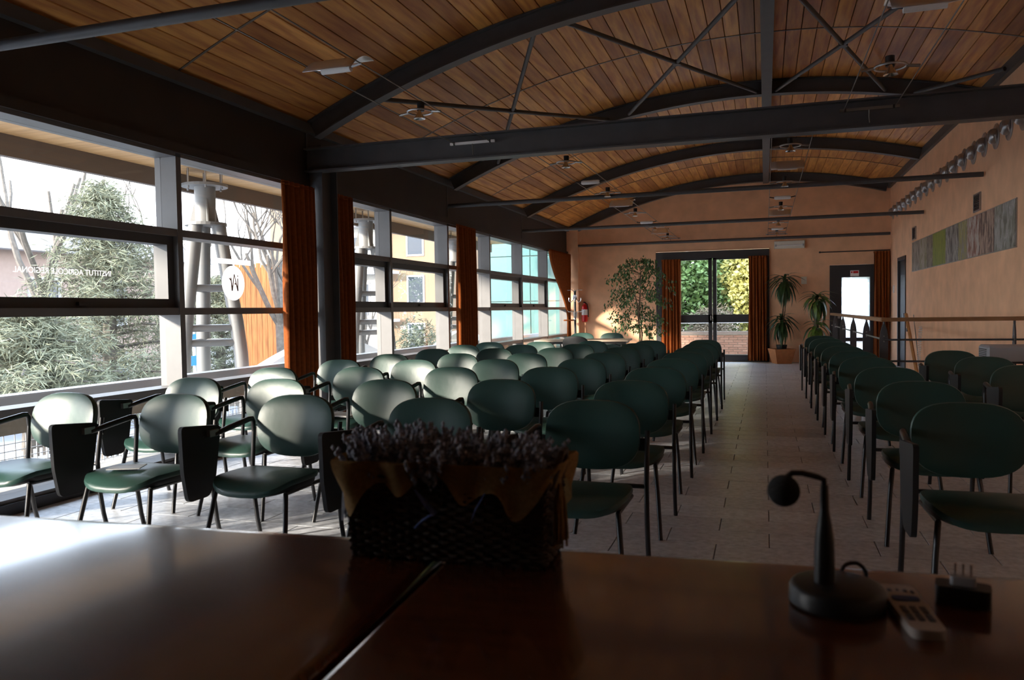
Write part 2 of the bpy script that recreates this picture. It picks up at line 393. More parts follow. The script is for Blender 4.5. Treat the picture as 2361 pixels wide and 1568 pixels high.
# windows of the left wall, one per 1.97 m module
XI, XO, XG = XL, XL - .22, XL - .16
MODS = [.56, 1.515, 3.5, 5.47, 7.44, 9.41, 11.38, 13.34, 15.30, 17.25, 19.19]
SASH = {1: 1, 2: 1, 4: 1, 5: 1, 7: 1, 8: 1}
ZB, ZT = .10, 2.63
TR_ = [.66, 1.325, 1.99]
for i in range(len(MODS) - 1):
    y0, y1 = MODS[i], MODS[i + 1]
    w = sthing('window_%d' % (i + 1), 'grey framed window bay of four stacked panes')
    MB().box(XO, XI, y1 - .03, y1 + .03, ZB, ZT).build('mullion', 'frame', w)
    if i == 0: MB().box(XO, XI, y0 - .05, y0 + .03, ZB, ZT).build('mullion', 'frame', w)
    a, b = y0 + .03, y1 - .03
    h = MB(); h.box(XO, XI, a, b, ZT, ZT + .06); h.build('head_rail', 'frame', w)
    h = MB(); h.box(XO - .03, XI + .0, a, b, 0, ZB); h.build('sill', 'frame', w)
    for z in TR_: MB().box(XO, XI - .008, a, b, z - .03, z + .03).build('transom', 'frame', w)
    zs = [ZB] + TR_ + [ZT]
    for k in range(4):
        za, zb = zs[k] + (.03 if k else 0), zs[k + 1] - (.03 if k < 3 else 0)
        sash = (i in SASH and k == 2)
        if sash:
            s = MB(); sw = .075
            s.box(XG - .03, XI - .05, a, b, za, za + sw); s.box(XG - .03, XI - .05, a, b, zb - sw, zb)
            s.box(XG - .03, XI - .05, a, a + sw, za + sw, zb - sw); s.box(XG - .03, XI - .05, b - sw, b, za + sw, zb - sw)
            so = s.build('sash', 'sash', w)
            MB().box(XI - .05, XI - .02, (a + b) / 2 - .05, (a + b) / 2 + .05, za + .02, za + .045).build('sash_handle', 'door', so)
            MB().box(XG - .004, XG + .004, a + sw, b - sw, za + sw, zb - sw).build('pane', 'glass', w)
        else:
            MB().box(XG - .004, XG + .004, a, b, za, zb).build('pane', 'glass', w)

# lettering and logo film on the panes (read from the street, so mirrored in here)
def text_mesh(body, size, name):
    cu = bpy.data.curves.new(name, 'FONT'); cu.body = body; cu.size = size; cu.extrude = .0006; cu.align_x = 'LEFT'; cu.resolution_u = 4
    to = bpy.data.objects.new(name, cu); C.objects.link(to); bpy.context.view_layer.update()
    me = bpy.data.meshes.new_from_object(to.evaluated_get(bpy.context.evaluated_depsgraph_get())); bpy.data.objects.remove(to); me.name = name
    return me
tme_ = text_mesh('INSTITUT AGRICOLE REGIONAL', .06, 'window_lettering')
xs = [v.co.x for v in tme_.vertices]; k = .84 / (max(xs) - min(xs))
for v in tme_.vertices:
    x, y, z = v.co; v.co = (z, 4.88 - (x - min(xs)) * k, y * 1.0)
lt = obj('window_lettering', tme_, 'decal', loc=(XG - .0065, 0, 1.605)); tag(lt, 'white mirrored capital lettering on the near window pane', 'lettering')
lg = thing('logo_sticker', 'round white logo sticker with three brown letters on glass', 'sticker', (XG, 6.365, 1.595))
MB().lathe([(.168, -.0062), (.168, -.005)], n=40, axis='x').build('disc', 'decal', lg)
def strokes(segs):
    m = MB()
    for p, q, w0, w1 in segs:
        d = Vector((q[0] - p[0], q[1] - p[1])); n_ = Vector((-d.y, d.x)).normalized()
        poly = [(p[0] + n_.x * w0, p[1] + n_.y * w0), (p[0] - n_.x * w0, p[1] - n_.y * w0), (q[0] - n_.x * w1, q[1] - n_.y * w1), (q[0] + n_.x * w1, q[1] + n_.y * w1)]
        m.prism(poly, .0052, .0066, 'x')
    return m
# seen from the room, +Y is to the right: r, A, i from left to right
strokes([((-.075, .045), (-.045, .02), .006, .004), ((-.05, .05), (-.035, -.075), .006, .008)]).build('letter', 'logo', lg)
strokes([((-.035, -.075), (.0, .085), .008, .004), ((.0, .085), (.05, -.075), .004, .008), ((.005, -.005), (.03, -.012), .010, .002)]).build('letter', 'logo', lg)
strokes([((.05, -.075), (.052, .045), .007, .006), ((.052, .062), (.052, .075), .006, .006)]).build('letter', 'logo', lg)
st = MB().box(XG - .0066, XG - .005, 6.075, 6.64, 1.775, 1.825).build('white_strip', 'decal'); tag(st, 'blank white film strip above the round logo on the glass', 'sticker')

# French window and doors
d1 = sthing('door_1', 'tall dark framed double glazed door in the end wall')
ya, yb = YF - .05, YF + .12
m = MB(); m.box(-2.52, -2.36, ya, yb, 0, 2.64); m.box(-.06, .10, ya, yb, 0, 2.64); m.box(-2.36, -.06, ya, yb, 2.47, 2.64); m.box(-2.36, -.06, ya, yb, 0, .03); m.build('frame', 'door', d1)
for (xa, xb) in ((-2.36, -1.20), (-1.18, -.06)):
    lf = MB(); lf.box(xa, xa + .085, ya + .03, yb - .03, .03, 2.47); lf.box(xb - .085, xb, ya + .03, yb - .03, .03, 2.47)
    lf.box(xa, xb, ya + .03, yb - .03, .03, .16); lf.box(xa, xb, ya + .03, yb - .03, .93, 1.12); lf.box(xa, xb, ya + .03, yb - .03, 2.43, 2.47)
    lo = lf.build('door_leaf', 'door', d1)
    for za, zb in ((.16, .93), (1.12, 2.43)):
        MB().box(xa + .085, xb - .085, YF + .03, YF + .036, za, zb).build('pane', 'glass', lo)
MB().box(-1.24, -1.215, ya - .02, ya + .03, .98, 1.10).build('door_handle', 'alu', d1)
d2 = sthing('door_2', 'dark exit door with a tall hazy glass light')
m = MB(); m.box(1.41, 1.66, ya, yb, 0, 2.21); m.box(2.25, 2.33, ya, yb, 0, 2.21); m.box(1.66, 2.25, ya, yb, 1.93, 2.21); m.box(1.66, 2.25, ya, yb, .48, .56); m.box(1.66, 2.25, ya, yb, 0, .12); m.build('door_leaf', 'door', d2)
MB().box(1.66, 2.25, YF + .03, YF + .036, .56, 1.93).build('pane', 'frost', d2)
MB().box(1.66, 2.25, YF + .03, YF + .036, .12, .48).build('pane', 'frost', d2)
MB().box(1.58, 1.63, ya - .05, ya, 1.0, 1.08).build('door_handle', 'alu', d2)
d3 = sthing('door_3', 'dark door in the long peach wall near the corner')
m = MB(); m.box(XR - .02, XR + .1, 17.2, 17.27, 0, 2.27); m.box(XR - .02, XR + .1, 18.08, 18.15, 0, 2.27); m.box(XR - .02, XR + .1, 17.27, 18.08, 2.2, 2.27); m.build('frame', 'door', d3)
MB().box(XR + .02, XR + .06, 17.27, 18.08, 0, 2.2).build('door_leaf', 'door', d3)
MB().box(XR - .03, XR + .02, 17.33, 17.36, 1.0, 1.12).build('door_handle', 'alu', d3)
sg = thing('door_sign', 'small white notice with a red band over the exit door glass', 'sign', (1.93, ya, 1.95))
MB().box(-.09, .09, -.006, 0, 0, .13).build('plate', 'white', sg); MB().box(-.03, .075, -.008, -.006, .065, .115).build('red_band', 'red', sg); MB().box(-.075, -.045, -.008, -.006, .07, .11).build('red_arrow', 'red', sg)

# structural steel: curved ribs, tie members, ridge beam, bracing
names = ['over the speaker desk', 'above the heavy straight beam', 'second beyond the heavy straight beam', 'third beyond the heavy straight beam', 'against the end wall']
for i, y in enumerate(RIB):
    if i == 0: y = 3.5
    rb = thing('curved_rib', 'dark curved steel roof rib ' + ['just behind the nearest tie tube', 'springing beside the heavy straight beam', 'next beyond the heavy straight beam', 'last but one before the end wall', 'lying close against the end wall'][i], 'beam', (0, y, 0), group='curved roof ribs')
    aa = [A0 + .004 + (A1 - A0 - .008) * k / 48 for k in range(49)]
    def ring(d0, d1, ya_, yb_):
        return MB().prism([vpt(a, d0) for a in aa] + [vpt(a, d1) for a in aa[::-1]], ya_, yb_, 'y')
    ring(.045, .215, -.008, .008).build('web', 'steel', rb)
    ring(.032, .045, -.06, .06).build('top_flange', 'steel', rb)
    ring(.215, .23, -.065, .065).build('bottom_flange', 'steel', rb)
bm_ = thing('straight_beam', 'heavy straight steel I-beam crossing the whole room', 'beam', (0, 7.42, 2.81))
MB().box(XL + .02, XR - .01, -.006, .006, .015, .235).build('web', 'steel', bm_)
MB().box(XL + .02, XR - .01, -.075, .075, 0, .015).build('bottom_flange', 'steel', bm_)
MB().box(XL + .02, XR - .01, -.075, .075, .235, .25).build('top_flange', 'steel', bm_)
for x in (2.2,): MB().box(x - .005, x + .005, -.07, .07, .015, .235).build('stiffener', 'steel', bm_)
for i, (y, z, w_) in enumerate([(3.5, 2.89, 'nearest'), (11.38, 2.935, 'beyond the heavy beam'), (15.3, 2.905, 'second before the end wall'), (19.13, 2.875, 'lying along the end wall')]):
    t = MB().tube([(XL + .02, 0, 0), (XR - .02, 0, 0)], .033, 14).build('tie_tube', 'steel', smooth=True, loc=(0, y, z))
    tag(t, 'round dark steel tie tube ' + ['crossing the top left corner', 'first beyond the heavy beam', 'second beyond the heavy beam', 'along the end wall above the door'][i], 'tie tube', 'tie tubes')
rg = thing('ridge_beam', 'dark steel ridge beam running lengthwise under the vault', 'beam', (0.03, 0, 0))
MB().box(-.065, .065, YB + .05, YF - .05, 4.15, 4.165).build('bottom_flange', 'steel', rg); MB().box(-.008, .008, YB + .05, YF - .05, 4.165, 4.375).build('web', 'steel', rg)
MB().box(-.06, .06, YB + .05, YF - .05, 4.36, 4.375).build('top_flange', 'steel', rg)
col = thing('steel_column', 'dark steel column between the two curtains at the windows', 'column', (XL + .1, 7.6, 0))
MB().box(-.08, .08, -.16, -.145, 0, 3.1).build('flange', 'steel', col); MB().box(-.08, .08, .145, .16, 0, 3.1).build('flange', 'steel', col); MB().box(-.006, .006, -.145, .145, 0, 3.1).build('web', 'steel', col); MB().box(-.12, .12, -.2, .2, 0, .012).build('base_plate', 'steel', col)
xs_ = [-3.95, -2.15, -.1, .15, 1.55, 2.5]
def brace(xa, xb, y0, y1, lab):
    b = thing('cross_brace', lab, 'brace', ((xa + xb) / 2, (y0 + y1) / 2, 0), group='roof cross braces')
    cx_, cy_ = (xa + xb) / 2, (y0 + y1) / 2; za, zb = vz(xa, .19) , vz(xb, .19); zc = (za + zb) / 2
    for p, q in (((xa, y0, za), (xb, y1, zb)), ((xa, y1, za), (xb, y0, zb))):
        MB().tube([(p[0] - cx_, p[1] - cy_, p[2]), (0, 0, zc), (q[0] - cx_, q[1] - cy_, q[2])], .025, 10).build('rod', 'steel', b, True)
    MB().lathe([(.05, -.026), (.05, .026)], (0, 0, zc), 12).build('hub', 'steel', b)
for j, (xa, xb) in enumerate(((-3.85, -2.15), (-1.85, -.1), (.15, 1.5))):
    brace(xa, xb, RIB[1] + .06, RIB[2] - .06, 'X-shaped steel roof brace over the heavy beam, %s from the windows' % ORD[j])
br1 = MB().tube([(1.85, RIB[2] - .07, vz(1.85, .2)), (2.58, 10.2, vz(2.58, .12))], .025, 10).build('brace_rod', 'steel', smooth=True); tag(br1, 'single short steel brace rod meeting the peach wall above the heavy beam', 'brace')

# ================================================================== chairs
def sup(t, a, b, n):
    c_, s_ = math.cos(t), math.sin(t)
    return (a * math.copysign(abs(c_) ** (2 / n), c_), b * math.copysign(abs(s_) ** (2 / n), s_))
def pad(fn_front, fn_back, a, b, n, rings, seg=32, n2=None):
    """closed cushion: front face rings, rounded rim, back face; fn(x, y, r) -> 3D"""
    m = MB(); vs = []; fs = []
    lay = [(r, fn_front) for r in rings] + [(1.0, None)] + [(r, fn_back) for r in rings[::-1]]
    for r, fn in lay:
        for k in range(seg):
            th = 2 * math.pi * k / seg; x, y = sup(th, a * r, b * r, n if math.sin(th) >= 0 else n2 or n)
            if fn is None:
                p = Vector(fn_front(x, y, 1)); q = Vector(fn_back(x, y, 1)); vs.append(tuple((p + q) / 2))
            else: vs.append(fn(x, y, r))
    L = len(lay)
    for i in range(L - 1):
        for k in range(seg):
            p = i * seg + k; q = i * seg + (k + 1) % seg; fs.append((p, q, q + seg, p + seg))
    fs.append(tuple(range(seg - 1, -1, -1))); fs.append(tuple(range((L - 1) * seg, L * seg)))
    m.add(vs, fs); return m
RG = [.12, .35, .55, .72, .86, .94, .985]
LEAN = math.tan(R(11))
def bk(x, z, r, off, puff):
    zz = .672 + z
    y = LEAN * (zz - .84) + .03 - .55 * x * x - puff * (1 - r ** 5) - .02 * (1 - (z / .168) ** 2) * 0 + off
    return (x, y, zz)
ch = thing('tablet_chair', 'x', 'chair', group='green tablet chairs in rows')
def wr(x, z, r):     # a few soft creases run down from the top edge of the cover
    c_ = 0
    for cx, am in ((-.03, .0035), (.012, .005), (.05, .0035)):
        c_ += am * math.exp(-((x - cx) / .008) ** 2) * max(0, (z - .04) / .12)
    return c_
bkm = pad(lambda x, z, r: bk(x, z, r, -.028 + wr(x, z, r), .018), lambda x, z, r: bk(x, z, r, -.002, 0), .238, .168, 2.95, RG, 40, 2.55)
bo = bkm.build('backrest', 'vinyl', ch, True)
shm = pad(lambda x, z, r: bk(x, z, r, -.004, 0), lambda x, z, r: bk(x, z, r, .012, -.006), .231, .161, 2.95, RG, 32, 2.55)
shm.build('back_shell', 'black', bo, True)
def st_(x, y, r, off, puff):
    yy = -.318 + y
    z = .452 + .22 * x * x - .35 * max(0, (-yy - .42)) ** 1.3 * 1.2 - .02 * max(0, (-yy - .44) / .1) ** 2 + puff * (1 - r ** 6) + off
    return (x, yy, z)
so_ = pad(lambda x, y, r: st_(x, y, r, 0, .010), lambda x, y, r: st_(x, y, r, -.026, 0), .235, .218, 3.4, RG, 40).build('seat', 'vinyl', ch, True)
pad(lambda x, y, r: st_(x, y, r, -.022, 0), lambda x, y, r: st_(x, y * .86, r, -.052 - .012 * max(0, y / .2), -.010), .226, .205, 3.4, RG, 32).build('seat_shell', 'black', so_, True)
tr = .0125
MB().tube([(.268, -.025, .70), (.268, -.045, .58), (.268, -.065, .45), (.268, -.06, .30), (.268, -.035, .14), (.268, .0, 0)], tr, 10).build('leg', 'tube', ch, True)
MB().tube([(-.268, -.045, .66), (-.268, -.055, .56), (-.268, -.065, .45), (-.268, -.06, .30), (-.268, -.035, .14), (-.268, .0, 0)], tr, 10).build('leg', 'tube', ch, True)
for sx in (-1, 1):
    MB().tube([(sx * .205, -.455, .40), (sx * .222, -.49, .25), (sx * .245, -.555, 0)], tr, 10).build('leg', 'tube', ch, True)
MB().tube([(-.268, -.048, .64), (-.268, -.050, .692), (-.269, -.060, .708), (-.272, -.085, .708), (-.280, -.24, .684), (-.286, -.355, .664)], [.0125, .0135, .015, .016, .0165, .013], 10).build('armrest', 'tube', ch, True)
for sx in (.17, -.275): MB().box(sx, sx + .105, -.02, -.004, .60, .66).build('back_bracket', 'black', ch)
cb = MB(); cb.tube([(-.268, -.064, .435), (.268, -.064, .435)], .011, 8); cb.tube([(-.205, -.12, .40), (-.205, -.46, .40)], .011, 8); cb.tube([(.205, -.12, .40), (.205, -.46, .40)], .011, 8)
cb.build('seat_frame', 'tube', ch, True)
def rpoly(p, rad, n=4):
    out = []
    for i in range(len(p)):
        a, b, c_ = Vector(p[i - 1]), Vector(p[i]), Vector(p[(i + 1) % len(p)])
        u = (a - b).normalized(); v = (c_ - b).normalized()
        for k in range(n + 1):
            t = k / n; q = b + u * rad * (1 - t) ** 2 + v * rad * t ** 2
            out.append((q.x, q.y))
    return out
tb = MB().prism(rpoly([(-.585, .735), (-.285, .705), (-.335, .43), (-.385, .345), (-.545, .345), (-.575, .50)], .03), -.322, -.300, 'x')
tbo = tb.build('writing_tablet', 'tablet', ch, False)
MB().box(-.302, -.278, -.40, -.33, .655, .69).build('tablet_hinge', 'alu', tbo)

cols = [[(-.81, 3.80), (-.80, 4.89), (-.80, 6.02), (-.79, 7.06), (-.79, 8.15), (-.79, 9.15), (-.79, 10.2), (-.81, 11.25)],
        [(-1.655, 3.74), (-1.64, 4.85), (-1.62, 5.96), (-1.60, 7.00), (-1.59, 7.98), (-1.61, 9.12), (-1.60, 10.2), (-1.55, 11.1)],
        [(-2.465, 3.75), (-2.42, 4.72), (-2.41, 5.86), (-2.39, 6.88), (-2.39, 7.86), (-2.38, 9.00), (-2.34, 9.98), (-2.36, 11.0)],
        [(-3.21, 3.67), (-3.22, 4.66), (-3.20, 5.78), (-3.15, 6.74), (-3.12, 7.77), (-3.09, 8.87), (-3.05, 9.80), (-3.06, 10.73)],
        [(-3.96, 3.61), (-3.93, 4.67), (-3.94, 5.65), (-3.91, 6.68), (-3.85, 7.62), (-3.83, 8.73), (-3.84, 9.76), (-3.78, 10.62)]]
first = True
rnd = random.Random(3)
def place(x, y, lab, rz=None, grp=None):
    global first
    rz = rnd.uniform(-.02, .02) if rz is None else rz
    if first:
        first = False; ch.location = (x, y, 0); ch.rotation_euler = (0, 0, rz); ch['label'] = lab; return ch
    return dup(ch, (x, y, 0), rz, lab, grp)
SEAT = ['at the aisle', 'second from the aisle', 'middle seat', 'second from the windows', 'beside the windows']
chairs = {}
for c_ in range(5):
    for r_ in range(8):
        chairs[(r_, c_)] = place(cols[c_][r_][0], cols[c_][r_][1], 'green tablet chair in row %s of the window-side block, %s' % (['one', 'two', 'three', 'four', 'five', 'six', 'seven', 'eight'][r_], SEAT[c_]))
ry = [4.01, 5.09, 6.21, 7.40, 8.36, 9.40, 10.5, 11.6, 12.7]
for k, y in enumerate(ry):
    place(.87 - .008 * k, y, 'shaded green tablet chair right of the aisle, %s counting from the desk' % ORD[k], grp='chairs right of the aisle')
for k, (x, y) in enumerate(((1.79, 6.5), (1.77, 7.53), (1.71, 8.5))):
    place(x, y, 'shaded green tablet chair in the far right column, %s' % ['nearest the desk', 'middle one', 'nearest the railing'][k], grp='chairs in the far right column')
# three chairs at the table in the back, without tablets
def plain_chair(x, y, rz, lab):
    t = thing('side_chair', lab, 'chair', (x, y, 0), rz, 'green chairs at the back table')
    for src in ch.children:
        if src.name.startswith(('writing_tablet', 'armrest')): continue
        copy_tree(src, t)
    return t
plain_chair(-3.08, 12.95, R(172), 'teal green chair with its back to us at the light table')
plain_chair(-3.36, 14.75, R(8), 'green chair behind the light table near the windows')
plain_chair(-2.76, 14.7, R(-6), 'green chair behind the light table near the leafy plant')
bt = thing('folding_table', 'light topped folding table at the back by the windows', 'table', (-3.15, 13.95, 0), R(4))
MB().bbox(-.85, .85, -.36, .36, .715, .745, .006).build('tabletop', 'tabletop', bt)
MB().box(-.80, .80, -.32, .32, .675, .715).build('apron', 'black', bt)
for sx in (-1, 1):
    for sy in (-1, 1):
        MB().tube([(sx * .72, sy * .28, .675), (sx * .72, sy * .28, 0)], .016, 8).build('leg', 'tube', bt, True)
    MB().tube([(sx * .72, .0, .60), (sx * .45, 0, .70)], .01, 6).build('brace', 'tube', bt, True)
    MB().tube([(sx * .72, -.28, .25), (sx * .72, .28, .25)], .01, 6).build('brace', 'tube', bt, True)

# papers left on seats
mg = thing('magazine', 'small folded magazine lying on a front row seat', 'magazine', (-3.27, 3.33, .4775), R(25))
MB().box(-.085, .085, -.06, .06, 0, .003).build('pages', 'paper', mg); MB().box(-.085, .085, -.06, .06, .003, .0042).build('cover', 'greybox', mg)
mg = MB().bbox(-.10, .10, -.14, .14, 0, .012, .002).build('booklet', 'paper', loc=(-3.2, 5.47, .4775)); tag(mg, 'white booklet on a third row seat by the windows', 'booklet'); mg.rotation_euler = (0, 0, R(80))

# ================================================================== speaker desk and what stands on it
DZ = .74
def desk(name, lab, x0, x1, ox, rz):
    d = thing(name, lab, 'desk', (ox, 1.715, 0), rz)
    rad = .022; D = 1.35
    pf = []
    def corner(cx, cy, a0):
        return [(cx + rad * math.cos(a0 + k * math.pi / 8), cy + rad * math.sin(a0 + k * math.pi / 8)) for k in range(5)]
    m = MB(); vs = []; fs = []
    prof = [(rad * (1 - math.cos(t)), -rad + rad * math.sin(t)) for t in [math.pi / 2 * k / 5 - 0 for k in range(6)]]  # inset, z
    lay = [(.012, -.042)] + [(0, -.036)] + prof
    n = 0
    for ins, z in lay:
        c_ = .03
        p = [(x0 + ins + c_, -D + ins), (x1 - ins - c_, -D + ins), (x1 - ins, -D + ins + c_), (x1 - ins, -ins - c_), (x1 - ins - c_, -ins), (x0 + ins + c_, -ins), (x0 + ins, -ins - c_), (x0 + ins, -D + ins + c_)]
        n = len(p); vs += [(a, b, DZ + z) for a, b in p]
    for i in range(len(lay) - 1):
        for k in range(n): fs.append((i * n + k, i * n + (k + 1) % n, (i + 1) * n + (k + 1) % n, (i + 1) * n + k))
    fs += [tuple(range(n - 1, -1, -1)), tuple(range((len(lay) - 1) * n, len(lay) * n))]
    m.add(vs, fs).build('desktop', 'desk', d, True)
    if x1 < .1: MB().box(x1 - .05, x1 + .06, -D + .02, -.03, DZ - .06, DZ - .043).build('gap_shade_strip', 'black', d)  # black strip added under the seam, stands in for shade in the gap
    MB().box(x0 + .12, x1 - .12, -.14, -.12, .2, DZ - .042).build('modesty_panel', 'desk', d)
    for x in (x0 + .1, x1 - .14): MB().box(x, x + .04, -D + .15, -.12, 0, DZ - .042).build('side_panel', 'desk', d)
    return d
desk('speaker_desk', 'glossy mahogany desk on the left, reflecting the windows', -2.05, -.008, -.70, R(3.6))
desk('speaker_desk', 'glossy mahogany desk on the right, under the microphone', .008, 2.0, -.70, R(3.6))

# basket of lavender
BX, BY = -.672, 1.64
bs = thing('wicker_basket', 'dark woven wicker basket on the seam of the two desks', 'basket', (BX, BY, DZ), R(2))
def brect(h, ins=0):
    k = h / .2; hx, hy = .222 + .010 * k - ins, .075 + .008 * k - ins
    return hx, hy
inner = MB(); vs = []
L_ = []
for h in (0.005, .2):
    hx, hy = brect(h, .008); L_.append([(-hx, -hy, h), (hx, -hy, h), (hx, hy, h), (-hx, hy, h)])
inner.add(L_[0] + L_[1], [(3, 2, 1, 0)] + [(i, (i + 1) % 4, 4 + (i + 1) % 4, 4 + i) for i in range(4)])
inner.build('lining', 'black', bs)
NW = 21
def perim(h, t, out=0):
    hx, hy = brect(h); hx += out; hy += out
    P = 4 * (hx + hy); s_ = (t % 1) * P
    if s_ < 2 * hx: return (-hx + s_, -hy)
    s_ -= 2 * hx
    if s_ < 2 * hy: return (hx, -hy + s_)
    s_ -= 2 * hy
    if s_ < 2 * hx: return (hx - s_, hy)
    return (-hx, hy - (s_ - 2 * hx))
for j in range(NW):
    h = .007 + j * .0094; N = 120
    pts = []
    for k in range(N + 1):
        w_ = .0035 * (1 if (k // 2 + j) % 2 else -1)
        x, y = perim(h, k / N, w_); pts.append((x, y, h + .0012 * math.sin(k * 1.7 + j)))
    MB().tube(pts, .0048, 5, False).build('weave_strand', 'wicker', bs, True)
for k in range(60):
    x0_, y0_ = perim(.0, k / 60); x1_, y1_ = perim(.2, k / 60)
    MB().tube([(x0_, y0_, 0), (x1_, y1_, .2)], .0035, 5).build('stake', 'wicker', bs, True)
rim = MB()
for tw in (0, math.pi):
    pts = []
    for k in range(181):
        x, y = perim(.2, k / 180, .006 * math.cos(k * .8 + tw)); pts.append((x, y, .205 + .006 * math.sin(k * .8 + tw)))
    rim.tube(pts, .006, 6, False)
rim.build('rim', 'wicker', bs, True)
for sx in (-1, 1):
    MB().tube([(sx * .23, -.045, .16), (sx * .245, -.04, .205), (sx * .252, -.02, .24), (sx * .252, .02, .24), (sx * .245, .04, .205), (sx * .23, .045, .16)], .008, 8).build('handle', 'wicker', bs, True)
# burlap collar folded over the rim
rb_ = random.Random(5)
ph = [rb_.uniform(0, 6.28) for _ in range(4)]
def collar(u, v):
    t = u; wv = .5 + .5 * math.sin(2 * math.pi * t * 7 + ph[0]) * math.sin(2 * math.pi * t * 3 + ph[1])
    drop = .012 + .085 * wv ** 1.6
    x, y = perim(.2, t, .010 + .018 * math.sin(math.pi * min(1, v * 1.15)) + .007 * math.sin(2 * math.pi * t * 13 + ph[2]) * v)
    z = .202 + .028 * math.sin(math.pi * v * .9) - drop * max(0, v - .35) / .65 * 1.25
    return (x, y, z)
o = MB().grid(collar, 181, 8).build('burlap_collar', 'burlap', bs, True)
MB().tube([(-.055, -.108, .165), (-.03, -.113, .14), (-.005, -.115, .115)], [.004, .011, .013], 8, flat=.25).build('ribbon', 'ribbon', bs, True)
MB().tube([(-.005, -.115, .12), (-.035, -.115, .10), (-.05, -.114, .085)], [.006, .014, .012], 8, flat=.25).build('ribbon', 'ribbon', bs, True)
MB().tube([(.105, -.110, .165), (.085, -.114, .13), (.075, -.113, .105)], [.003, .008, .006], 8, flat=.25).build('ribbon', 'ribbon', bs, True)
for sx, col_ in ((-1, 'lavender'), (1, 'burlap')):
    tg = MB()
    for k in range(16):
        a = k * 2.4; q = .012 * math.sqrt(k / 16)
        tg.tube([(sx * .25, -.03, .175), (sx * .252 + q * math.cos(a), -.035 + q * math.sin(a), .14), (sx * .252 + 1.5 * q * math.cos(a), -.035 + 1.5 * q * math.sin(a), (.078 if sx < 0 else .05) + .01 * math.sin(k * 3))], [.004, .0035, .0025], 5)
    tg.build('tassel', col_, bs, True)
lv = MB(); lst = MB(); rl = random.Random(11)
for k in range(520):
    bx, by = rl.uniform(-.19, .19), rl.uniform(-.075, .075)
    lx = bx * .16 + rl.gauss(0, .018); ly = by * .4 + rl.gauss(0, .02)
    top = .225 + .05 * (1 - (bx / .21) ** 2) * .3 + rl.uniform(-.03, .03)
    if bx < -.05: top += .02
    if abs(bx + .17) < .04: lx -= .02
    tip = Vector((bx + lx, by + ly, top)); base = Vector((bx * .8, by * .7, .09))
    lst.tube([tuple(base), tuple((base + tip) / 2 + Vector((lx * .1, 0, .01))), tuple(tip)], .0011, 3, False)
    d_ = (tip - base).normalized()
    for q in range(8):
        c_ = tip - d_ * q * .009 + Vector((rl.gauss(0, .003), rl.gauss(0, .003), 0)); s_ = .0075 * (.6 + .4 * math.sin((q + 1) * .4))
        lv.add([c_ + Vector(v) * s_ for v in ((1, 0, 0), (-1, 0, 0), (0, 1, 0), (0, -1, 0), (0, 0, 1.3), (0, 0, -1.3))],
               [(0, 2, 4), (2, 1, 4), (1, 3, 4), (3, 0, 4), (2, 0, 5), (1, 2, 5), (3, 1, 5), (0, 3, 5)])
lvo = empty('dried_lavender', (BX, BY, DZ), R(2)); lvo['label'] = 'bunch of dried grey violet lavender filling the wicker basket'; lvo['category'] = 'lavender'; lvo['kind'] = 'stuff'
o = lv.build('flower_spikes', 'lavender', lvo); o['kind'] = 'stuff'
o = lst.build('stalks', 'stem', lvo); o['kind'] = 'stuff'

# microphone
mc = thing('desk_microphone', 'black gooseneck desk microphone with round foam head', 'microphone', (.125, 1.535, DZ))
MB().lathe([(.080, 0), (.084, .004), (.084, .028), (.080, .036), (.072, .040), (.02, .043)], n=36).build('base', 'black', mc, True)
MB().lathe([(.0, .040), (.018, .040), (.0185, .06), (.017, .12), (.013, .15), (.0085, .175), (.0075, .205), (.007, .222)], (-.022, -.01, 0), 16).build('stem', 'black', mc, True)
MB().tube([(-.022, -.01, .215), (-.023, -.01, .232), (-.035, -.012, .237), (-.06, -.016, .243), (-.078, -.018, .243), (-.088, -.02, .235)], .0055, 10).build('gooseneck', 'black', mc, True)
MB().lathe([(.0, -.03)] + [(.029 * math.sin(t), -.029 * math.cos(t)) for t in [math.pi * k / 12 for k in range(1, 12)]] + [(.0, .029)], (-.093, -.03, .212), 20).build('foam_head', mat('foam', (.012, .012, .012), .95, bump=.6, bscale=300), mc, True)
def spline(p, n=6):
    out = []; q = [Vector(x) for x in p]; q = [q[0]] + q + [q[-1]]
    for i in range(1, len(q) - 2):
        for k in range(n):
            t = k / n; a0, a1, a2, a3 = q[i - 1:i + 3]
            out.append(tuple(.5 * ((2 * a1) + (a2 - a0) * t + (2 * a0 - 5 * a1 + 4 * a2 - a3) * t * t + (3 * a1 - a0 - 3 * a2 + a3) * t ** 3)))
    return out + [tuple(q[-1])]
MB().tube(spline([(.01, .06, .02), (.02, .085, .045), (.045, .092, .05), (.06, .095, .03), (.05, .10, .005), (.02, .115, .004), (-.03, .125, .004)]), .004, 8).build('cord', 'black', mc, True)
# remote control
rm = thing('remote_control', 'pale grey remote control lying next to the microphone', 'remote', (.245, 1.515, DZ), R(6))
MB().prism(rpoly([(-.027, -.11), (.027, -.11), (.032, .11), (-.032, .11)], .016, 5), 0, .016).build('shell', 'remote', rm)
for (x, y, w_, h_) in [(-.017, .075, .007, .010), (-.003, .078, .005, .008), (.010, .075, .007, .009), (.021, .07, .005, .012)]:
    MB().bbox(x - w_ / 2, x + w_ / 2, y - h_ / 2, y + h_ / 2, .016, .0185, .001).build('button', 'rubber', rm)
MB().prism(rpoly([(-.023, .022), (.023, .022), (.023, .045), (-.023, .045)], .008, 3), .016, .0185).build('button', 'ribbon', rm)
for x in (-.016, .0, .016):
    for y in (-.02, -.055): MB().bbox(x - .005, x + .005, y - .014, y + .014, .016, .0185, .001).build('button', 'rubber', rm)
